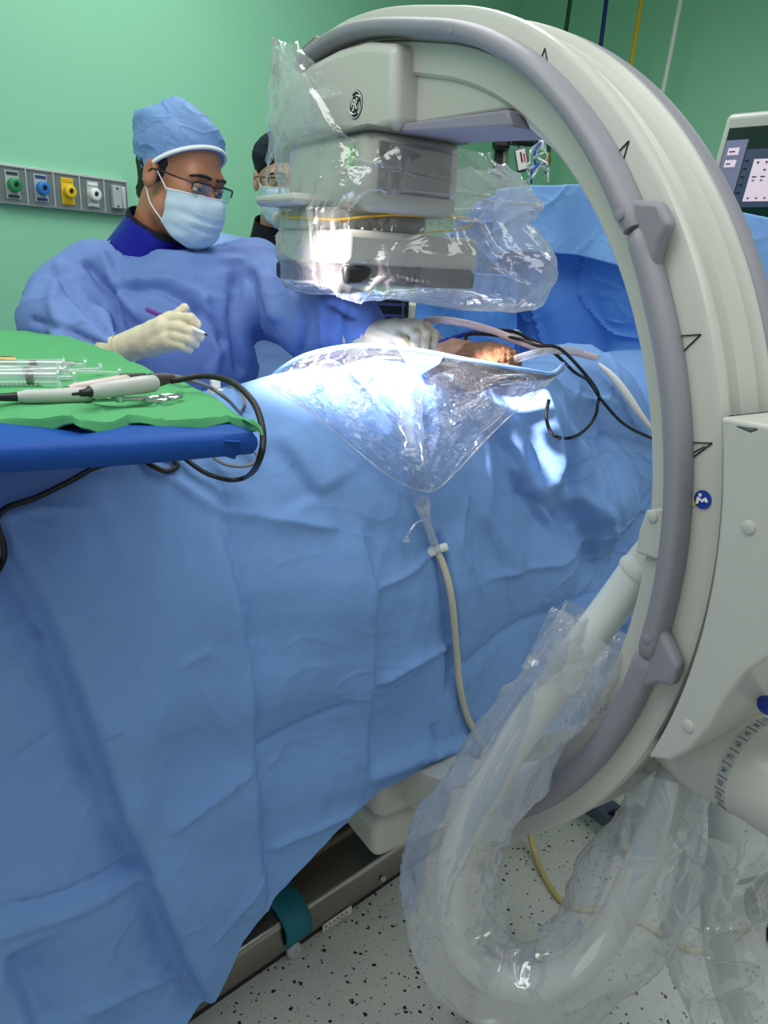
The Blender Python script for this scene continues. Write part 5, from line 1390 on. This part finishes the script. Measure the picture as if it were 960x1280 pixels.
# ================================================================== DETECTOR BAG (clear plastic over the detector)
def bag():
    t = thing('detector_bag', CL(uc, wc, 1.38), 'clear crinkled plastic bag tied over the C-arm detector with a yellow band', 'plastic bag')
    # pixel silhouettes by height: the bag is a loft of loops round the detector axis
    nz, na = 110, 180
    ang = np.linspace(0, 2*math.pi, na, endpoint=False)
    G = np.empty((nz, na, 3)); BL = []
    # loop radii (square-ish) towards +u, -u, -n (near), +n (far); heights 0..1
    lev = [0.0, 0.04, 0.14, 0.28, 0.36, 0.44, 0.60, 0.80, 1.0]
    zz = [1.392, 1.388, 1.405, 1.47, 1.515, 1.535, 1.60, 1.68, 1.78]
    pu = [0.02, 0.11, 0.155, 0.155, 0.135, 0.130, 0.170, 0.165, 0.16]
    mu = [0.02, 0.11, 0.155, 0.158, 0.150, 0.150, 0.185, 0.185, 0.20]
    mn = [0.02, 0.11, 0.155, 0.158, 0.150, 0.148, 0.150, 0.150, 0.15]
    pn = [0.02, 0.13, 0.21, 0.25, 0.22, 0.21, 0.22, 0.20, 0.17]
    for k in range(nz):
        v = k/(nz-1)
        a_, b_, c_, d_ = [np.interp(v, lev, q) for q in (pu, mu, mn, pn)]
        for j, th in enumerate(ang):
            cx, sx = math.cos(th), math.sin(th)
            e_ = 0.55
            x = np.sign(cx)*abs(cx)**e_; y = np.sign(sx)*abs(sx)**e_
            uu = x*(a_ if x > 0 else b_); ww = y*(d_ if y > 0 else c_)
            # top edge: high at the -u near corner (up to the ring tip), low at +u / +n
            toph = 1.655+0.15*sstep(-0.1, 1.0, (-x*0.75-y*0.55)) - 0.02*sstep(0.2, 1, x) - 0.02*sstep(0.3, 1, y)
            z = np.interp(v, lev, zz)
            if v > 0.44: z = 1.535+(v-0.44)/0.56*(toph-1.535)
            # free lobe on the far side (+n, +u)
            lob = math.exp(-((th-0.95)/0.45)**2)*np.interp(v, [0, 0.06, 0.15, 0.4, 0.65, 0.85, 1.0], [0, 0.07, 0.10, 0.085, 0.095, 0.07, 0.02])
            if k == int(0.40*nz): BL.append(CL(uc+uu, wc+ww*(0.8 if y > 0 else 1), z))
            G[k, j] = CL(uc+uu+lob*cx, wc+ww+lob*sx*0.9, z-0.03*lob*10*max(0, 0.3-v))
    N = grid_normals(G, True)
    tv = np.linspace(0, 1, nz)
    S_ = np.stack([np.cos(ang)[None]*0.17+0*tv[:, None], np.sin(ang)[None]*0.17+0*tv[:, None], (tv[:, None]*0.35+0*ang[None])], -1)
    cin = np.exp(-((tv-0.40)/0.10)**2)[:, None]
    st = S_*np.array([1, 1, 0.22])
    D = 0.008*noise(S_, 4.5, 121)+0.010*crinkle(S_, 5, 122, 0.10)+0.010*crinkle(st, 8, 123, 0.10)+0.0015*crinkle(S_, 15, 124, 0.15)+0.006*cin*np.sin(ang*34+3*np.sin(ang*5))[None]
    sgn = np.sign(((G-CL(uc, wc, 1.5))*N).sum(2).mean())
    G = G+sgn*N*((D-0.002)*np.minimum(1, 0.15+tv*6)[:, None])[..., None]
    MB().grid(G, closev=True).build('bag_film', 'bag_film', t, auto=0)
    k = int(0.40*nz)
    loop = np.array(BL); ctr = CL(uc, wc, 1.524)
    pts = []
    for j in range(0, na, 3):
        p = loop[j].copy(); d = p-ctr; d[2] = 0; p += d/np.linalg.norm(d)*0.003
        pts.append(p+Z3*0.010*math.sin(ang[j]*2+0.6))
    o = MB().tube(np.array(pts), 0.0022, 8, closed=True).build('yellow_band', 'band_yellow', t)
    # pull-up tail of the bag to the ring tip
    tip = [onw(348, 46, -0.06), onw(372, 58, -0.055), onw(430, 118, -0.06), onw(372, 170, -0.06), onw(337, 240, -0.05), onw(338, 130, -0.05)]
    A_ = resample(np.array([tip[0], tip[5], tip[4]]), 40); B_ = resample(np.array([tip[1], tip[2], tip[3]]), 40)
    Gt = np.array([[A_[i]*(1-v)+B_[i]*v-cn*0.025*math.sin(math.pi*v) for v in np.linspace(0, 1, 30)] for i in range(40)])
    Nt = grid_normals(Gt); uu, vv = np.meshgrid(np.linspace(0, 1, 40), np.linspace(0, 1, 30), indexing='ij')
    S2 = np.stack([vv*0.12, uu*0.05], -1)
    Gt = Gt+Nt*(0.010*crinkle(S2, 16, 131, 0.25)+0.006*crinkle(S2*[1, 3], 24, 132, 0.25))[..., None]
    MB().grid(Gt).build('bag_corner', 'bag_film', t, auto=0)
bag()

# ================================================================== C-ARM HOSE and its plastic sleeves
HOSE = [(838, 668, 0.93), (805, 705, 0.955), (770, 752, 0.98), (725, 812, 1.0), (680, 875, 1.02), (635, 940, 1.04), (594, 1010, 1.06), (568, 1080, 1.08), (566, 1145, 1.10), (590, 1200, 1.11), (640, 1228, 1.10), (700, 1222, 1.08), (752, 1178, 1.06), (790, 1110, 1.04), (820, 1040, 1.02), (840, 985, 1.00), (850, 950, 1.02)]
hpts = spline([P(*p) for p in HOSE], 10)
MB().tube(hpts, 0.0245, 28).build('cable_hose', 'hose_white', carm, auto=0)
MB().tube(spline([P(832, 676, 0.932), P(812, 697, 0.95), P(797, 716, 0.962)], 6), [0.022]*3+[0.025]*7+[0.0275]*3, 28).build('hose_collar', 'white_plastic', carm)
br = [face(832, 634), face(812, 637), face(803, 662), face(799, 690), face(830, 700), face(846, 690), face(846, 634)]
MB().prism([p-cn*0.001 for p in br], -cn*0.006).build('hose_bracket', 'white_plastic', carm, bevel=0.005, segs=3, recalc=True)
MB().lathe(face(821, 645)-cn*0.0065, -cn, [(0, 0.0068), (0.002, 0.0068), (0.003, 0.005)], 20).build('screw_cap', 'white_plastic', carm)
def sleeve(name, pts, rad, label, seed, m='sleeve_film', flare=0.0):
    path = resample(spline([P(*p) for p in pts], 8), 170)
    fr_ = frames(path); na = 72; ang = np.linspace(0, 2*math.pi, na, endpoint=False)
    L_ = np.r_[0, np.cumsum(np.linalg.norm(np.diff(path, axis=0), axis=1))]
    rr = np.interp(np.linspace(0, 1, 170), np.linspace(0, 1, len(rad)), rad)
    S_ = np.stack([np.cos(ang)[None]*0.07+0*L_[:, None], np.sin(ang)[None]*0.07+0*L_[:, None], L_[:, None]+0*ang[None]], -1)
    D = 0.010*noise(S_, 4.0, seed)+0.013*crinkle(S_, 3.6, seed+1, 0.2)+0.008*crinkle(S_*[1, 1, 0.35], 6, seed+2, 0.2)
    # drooping bulges
    D = D + 0.35*rr[:, None]*np.sin(L_*13+seed)[:, None]*np.cos(ang-1.0)[None]*0.35
    G = np.empty((170, na, 3))
    for i in range(170):
        tt, a, b = fr_[i]
        G[i] = path[i]-Z3*0.35*(rr[i]-0.027)*0.6+np.maximum(0.027, rr[i]+D[i]-0.008)[:, None]*(np.cos(ang)[:, None]*a+np.sin(ang)[:, None]*b)
    o = MB().grid(G, closev=True).build(name, m, auto=0)
    return tag(o, label, 'plastic sleeve')
sleeve('plastic_sleeve', [(748, 780, 0.99)]+HOSE[3:15]+[(838, 990, 1.0), (842, 965, 1.0)], [0.052, 0.058, 0.056, 0.060, 0.062, 0.066, 0.070, 0.070, 0.066, 0.060, 0.066, 0.068, 0.064, 0.060, 0.056, 0.052], 'crinkled clear plastic sleeve around the white curved hose of the C-arm', 141)
sleeve('plastic_sleeve', [(900, 1000, 1.02), (905, 1060, 1.05), (900, 1130, 1.08), (905, 1200, 1.10), (930, 1260, 1.10), (960, 1330, 1.10)], [0.075, 0.066, 0.068, 0.075, 0.085, 0.10], 'loose clear plastic sleeve hanging under the rotation hub down to the floor', 161)
MB().tube(spline([P(905, 985, 1.06), P(905, 1060, 1.07), P(895, 1130, 1.10), P(905, 1220, 1.12), P(940, 1320, 1.12)], 8), 0.022, 20).build('lower_hose', 'hose_white', carm, auto=0)
# torn flap at the upper mouth of the sleeve
def flap():
    pts = np.array([P(690, 758, 0.985), P(742, 775, 0.965), P(788, 795, 0.975), P(775, 830, 0.985), P(745, 870, 1.0)])
    A_ = resample(pts, 40); B_ = resample(np.array([P(650, 835, 1.0), P(690, 850, 0.98), P(720, 870, 0.985), P(730, 880, 0.99), P(735, 900, 1.0)]), 40)
    G = np.array([[A_[i]*(1-v)+B_[i]*v for v in np.linspace(0, 1, 24)] for i in range(40)]); N = grid_normals(G)
    uu, vv = np.meshgrid(np.linspace(0, 1, 40), np.linspace(0, 1, 24), indexing='ij'); S_ = np.stack([uu*0.14, vv*0.08], -1)
    G = G+N*(0.012*crinkle(S_, 18, 171, 0.25)+0.008*noise(S_, 14, 172))[..., None]
    o = MB().grid(G).build('sleeve_mouth', 'sleeve_film', bpy.data.objects['plastic_sleeve'], auto=0)
flap()
# ================================================================== FLOOR-LEVEL THINGS
def base_parts():
    # chassis of the C-arm, dark leg, castors, bumper foot
    ax = CAX
    MB().box(CL(1.28, 0.06, 0.55), 0.40, 0.42, 0.75, ax).build('chassis', 'white_plastic', carm, bevel=0.05, segs=4)
    MB().box(CL(1.20, 0.06, 0.92), 0.30, 0.16, 0.24, ax).build('lift_column', 'grey_plastic', carm, bevel=0.03, segs=3)
    a, b = onz(722, 990, 0.07), onz(800, 1045, 0.07)
    d = (b-a)/np.linalg.norm(b-a); s_ = np.array([-d[1], d[0], 0])
    MB().box((a+b)/2, np.linalg.norm(b-a), 0.07, 0.05, (d, s_, Z3)).build('chassis_leg', 'pad_dark', carm, bevel=0.012, segs=3)
    for px, py, lab in ((786, 1072, 0), (955, 1165, 1)):
        c = onz(px, py, 0.0)+Z3*0.062
        n_ = np.array([0.94, 0.34, 0.0])/np.linalg.norm([0.94, 0.34, 0])
        w = MB().lathe(c-n_*0.022, n_, [(0, 0.045), (0.003, 0.058), (0.010, 0.062), (0.034, 0.062), (0.041, 0.058), (0.044, 0.045)], 36).build('castor', 'black_rubber', carm)
        MB().lathe(c-n_*0.025, n_, [(0, 0.022), (0.004, 0.030), (0.046, 0.030), (0.05, 0.022)], 24).build('castor_hub', 'dark_grey_plastic', w)
        mb = MB(); q = np.cross(Z3, n_)
        G = np.array([[c+n_*h+(q*math.cos(t)+Z3*math.sin(t))*0.074 for t in np.linspace(0.25, 2.6, 16)] for h in (-0.034, 0.034)])
        mb.grid(G).build('castor_guard', 'black_plastic', w, solid=0.006)
    c0 = onz(648, 1206, 0.05)
    fx = onz(690, 1230, 0.05)-onz(600, 1205, 0.05); fx /= np.linalg.norm(fx); fy = np.array([-fx[1], fx[0], 0])
    path = [c0-fx*0.075-fy*0.05, c0-fx*0.06, c0, c0+fx*0.05-fy*0.022, c0+fx*0.09-fy*0.06]
    MB().tube(spline(path, 8), 0.026, 18, aspect=1.2).build('foot_bumper', 'purple_rubber', carm, auto=0)
    MB().box(c0-fy*0.13+fx*0.03, 0.22, 0.20, 0.06, (fx, fy, Z3)).build('front_foot', 'white_plastic', carm, bevel=0.02, segs=3)
base_parts()
cable('floor_tube', [onz(662, 1040, 0.06), onz(668, 1065, 0.02), onz(682, 1098, 0.009), onz(702, 1126, 0.008), onz(730, 1137, 0.008), onz(765, 1138, 0.008), onz(800, 1152, 0.008), onz(830, 1170, 0.008), onz(862, 1187, 0.008), onz(905, 1180, 0.008), onz(940, 1152, 0.008), onz(975, 1120, 0.008)], 0.0072, 'tube_yellow', 'yellowish tube snaking over the speckled floor beneath the C-arm', 'tube')

# ================================================================== BACKGROUND EQUIPMENT
def axes_to_cam(p, yaw=0):
    c = EYE-p; c[2] = 0; c /= np.linalg.norm(c); y = math.radians(yaw)
    f_ = c*math.cos(y)+np.array([-c[1], c[0], 0])*math.sin(y); r = np.array([-f_[1], f_[0], 0])
    return r, f_
def monitor():
    c = P(985, 215, 1.95)
    r, f_ = axes_to_cam(c, -18)
    up = Z3*0.97-f_*0.24*(-1)*0.5; up /= np.linalg.norm(up); n_ = np.cross(r, up)
    if n_ @ f_ < 0: n_ = -n_
    t = thing('patient_monitor', c-up*0.2, 'white framed monitor screen showing a chart beside the C-arm ring', 'monitor')
    Wd, Hd = 0.40, 0.30
    outl = [(-Wd/2+0.03, -Hd/2), (Wd/2-0.03, -Hd/2), (Wd/2, Hd/2), (-Wd/2, Hd/2)]
    outl = [(-Wd/2-0.03, -Hd/2-0.0), (Wd/2, -Hd/2), (Wd/2, Hd/2), (-Wd/2+0.02, Hd/2)]
    MB().prism([c+r*x+up*y-n_*0.05 for x, y in outl], n_*0.05).build('housing', 'white_plastic', t, bevel=0.014, segs=4, recalc=True)
    sk = lambda x, y: c+r*(x+0.05*(y)/Hd*0.9)+up*y
    def quad(mb, x0, x1, y0, y1, lift, mi): mb.prism([sk(x0, y0)+n_*lift, sk(x1, y0)+n_*lift, sk(x1, y1)+n_*lift, sk(x0, y1)+n_*lift], n_*0.0006, mi)
    mb = MB(); quad(mb, -0.185, 0.19, -0.125, 0.115, 0.0005, 0); scr = mb.build('screen', 'screen_dark', t, smooth=False, recalc=True)
    mb = MB(); quad(mb, -0.183, -0.125, -0.085, 0.085, 0.0014, 0); mb.build('side_menu', 'screen_grey', scr, smooth=False, recalc=True)
    mb = MB(); quad(mb, -0.122, 0.188, -0.085, 0.060, 0.0014, 0); mb.build('chart_area', 'screen_slate', scr, smooth=False, recalc=True)
    mb = MB()
    quad(mb, -0.095, 0.186, -0.070, 0.035, 0.0024, 0); quad(mb, -0.172, -0.142, 0.048, 0.066, 0.0024, 0); quad(mb, -0.172, -0.142, 0.018, 0.036, 0.0024, 0)
    mb.build('chart_page', 'screen_pink', scr, smooth=False, recalc=True)
    mb = MB()
    for i in range(12):
        quad(mb, -0.085+i*0.022, -0.080+i*0.022, 0.024, 0.029, 0.0034, 0); quad(mb, -0.088+i*0.022, -0.076+i*0.022, -0.010, -0.007, 0.0034, 0)
        quad(mb, -0.086+i*0.022, -0.080+i*0.022, -0.019, -0.016, 0.0034, 0); quad(mb, -0.085+i*0.022, -0.080+i*0.022, -0.064, -0.060, 0.0034, 0)
        if i % 3: quad(mb, -0.085+i*0.022, -0.079+i*0.022, 0.006, 0.010, 0.0034, 0)
    quad(mb, -0.168, -0.152, 0.055, 0.058, 0.0034, 0); quad(mb, -0.168, -0.156, 0.025, 0.028, 0.0034, 0)
    for i in range(5): quad(mb, -0.118, -0.108, 0.03-0.02*i, 0.034-0.02*i, 0.0034, 0)
    mb.build('chart_print', 'black_print', scr, smooth=False, recalc=True)
    MB().lathe(c-r*0.14-up*0.137, n_, [(0, 0.005), (0.002, 0.004)], 12).build('power_button', 'chrome', t)
    MB().tube([c-n_*0.05, c-n_*0.12-Z3*0.05, c-n_*0.14-Z3*0.5, (c-n_*0.14)*[1, 1, 0]], 0.02, 14).build('stand_post', 'steel', t)
monitor()
def iv_pole():
    top = P(636, 150, 2.9); base = top*[1, 1, 0]
    t = thing('iv_pole', base, 'steel drip pole with black clamp handle seen under the C-arm ring', 'drip pole')
    MB().tube([base, top*[1, 1, 0]+Z3*2.1], 0.012, 14).build('pole', 'steel', t)
    MB().box(base+Z3*0.03, 0.5, 0.06, 0.05).box(base+Z3*0.03, 0.06, 0.5, 0.05).build('foot', 'black_plastic', t, bevel=0.01)
    r, f_ = axes_to_cam(top)
    c = P(637, 172, 2.88)
    cl = MB().box(c-r*0.03, 0.07, 0.08, 0.09, (r, f_, Z3)).build('clamp', 'black_plastic', t, bevel=0.012)
    a, b = P(640, 174, 2.84), P(672, 178, 2.82); d = (b-a)/np.linalg.norm(b-a)
    MB().lathe(a, d, [(0, 0.012), (0.01, 0.018), (0.05, 0.019), (0.095, 0.018), (0.10, 0.012)], 18).build('clamp_handle', 'black_rubber', cl)
    MB().box(P(627, 180, 2.95), 0.05, 0.06, 0.24, (r, f_, Z3)).build('pump_unit', 'black_plastic', t, bevel=0.008)
    # small printed device and line bundle hanging from the pole
    c = P(652, 200, 2.82); ax = (r*0.9+Z3*0.25, f_, Z3*0.9-r*0.25); ax = tuple(x/np.linalg.norm(x) for x in ax)
    dv = thing('transducer_pack', c, 'small white and red printed pack hanging by the drip pole', 'medical pack')
    MB().box(c, 0.045, 0.03, 0.085, ax).build('case', 'label_dark', dv, bevel=0.006)
    MB().box(c+f_*0.016, 0.036, 0.002, 0.07, ax).build('front_label', 'label_paper', dv, smooth=False)
    MB().box(c+f_*0.018+ax[2]*0.008, 0.006, 0.002, 0.035, ax).build('label_stripe', 'black_print', dv, smooth=False)
    MB().box(c+f_*0.018+ax[2]*0.004+ax[0]*0.011, 0.006, 0.002, 0.03, ax).build('label_mark', 'red_print', dv, smooth=False)
    MB().tube([c+ax[2]*0.04, c+ax[2]*0.06-f_*0.06, P(637, 180, 2.88)], 0.003, 8).build('hanger', 'black_plastic', dv)
    bn = thing('line_bundle', P(672, 205, 2.8), 'bundle of clear plastic infusion lines hanging beside the printed pack', 'infusion lines')
    rs = random.Random(4); k0 = P(677, 177, 2.82)
    for k in range(7):
        p0 = P(672+rs.uniform(-6, 6), 205+rs.uniform(-8, 8), 2.80)
        pts = [k0]+[P(672+rs.uniform(-14, 14), 192+q*8+rs.uniform(-6, 6), 2.8+rs.uniform(-.03, .03)) for q in range(5)]
        MB().tube(spline(pts, 6), 0.004, 8).build('line', 'tube_clear' if k else 'blue_clip', bn, auto=0)
    MB().lathe(k0-Z3*0.03, Z3, [(0, 0.010), (0.02, 0.012), (0.04, 0.008), (0.05, 0.004)], 14).build('drip_chamber', 'gas_white', bn)
iv_pole()
def cart():
    c = P(508, 392, 2.9); r, f_ = axes_to_cam(c, 8); ax = (r, f_, Z3); base = c*[1, 1, 0]
    t = thing('anaesthesia_cart', base, 'anaesthesia machine with dark slotted bay and beige panel seen under the detector', 'medical cart')
    MB().box(base+Z3*0.70-f_*0.05, 0.46, 0.36, 1.24, ax).build('body', 'equipment_beige', t, bevel=0.012)
    bay = MB().box(base-r*0.085+Z3*1.16+f_*0.132, 0.145, 0.03, 0.34, ax).build('equipment_bay', 'black_plastic', t, bevel=0.004)
    mb = MB()
    for k in range(8): mb.box(base-r*0.085+Z3*(1.03+0.04*k)+f_*0.149, 0.12, 0.006, 0.010, ax)
    mb.build('bay_slots', 'label_blue', bay, smooth=False)
    for k in (-1, 1): MB().box(base-r*(0.085-0.05*k)+Z3*1.16+f_*0.150, 0.008, 0.006, 0.33, ax).build('rack_rail', 'label_dark', bay, smooth=False)
    pn_ = MB().box(base+r*0.085+Z3*1.24+f_*0.135, 0.13, 0.03, 0.15, ax).build('control_panel', 'equipment_beige', t, bevel=0.006)
    MB().box(base+r*0.065+Z3*1.285+f_*0.151, 0.06, 0.004, 0.035, ax).build('display', 'screen_dark', pn_, smooth=False)
    q = P(535, 394, 2.7)
    MB().lathe(base+r*0.088+Z3*1.235+f_*0.150, f_, [(0, 0.014), (0.014, 0.013), (0.016, 0.009)], 18).build('knob', 'gas_green', pn_)
    MB().lathe(base+r*0.045+Z3*1.225+f_*0.150, f_, [(0, 0.006), (0.006, 0.005)], 12).build('button', 'dark_grey_plastic', pn_)
    MB().box(base+r*0.20+Z3*1.35+f_*0.10, 0.07, 0.08, 0.34, ax).build('side_unit', 'white_plastic', t, bevel=0.010)
    MB().lathe(base+r*0.20+Z3*1.30+f_*0.140, f_, [(0, 0.02), (0.006, 0.02), (0.012, 0.014)], 18).build('gauge', 'grey_plastic', t)
    for a_ in (-1, 1):
        for b_ in (-1, 1): MB().lathe(base+r*0.19*a_+f_*(0.13*b_-0.05)+Z3*0.04-r*0.012, r, [(0, 0.03), (0.004, 0.04), (0.02, 0.04), (0.024, 0.03)], 20).build('castor', 'black_rubber', t)
cart()
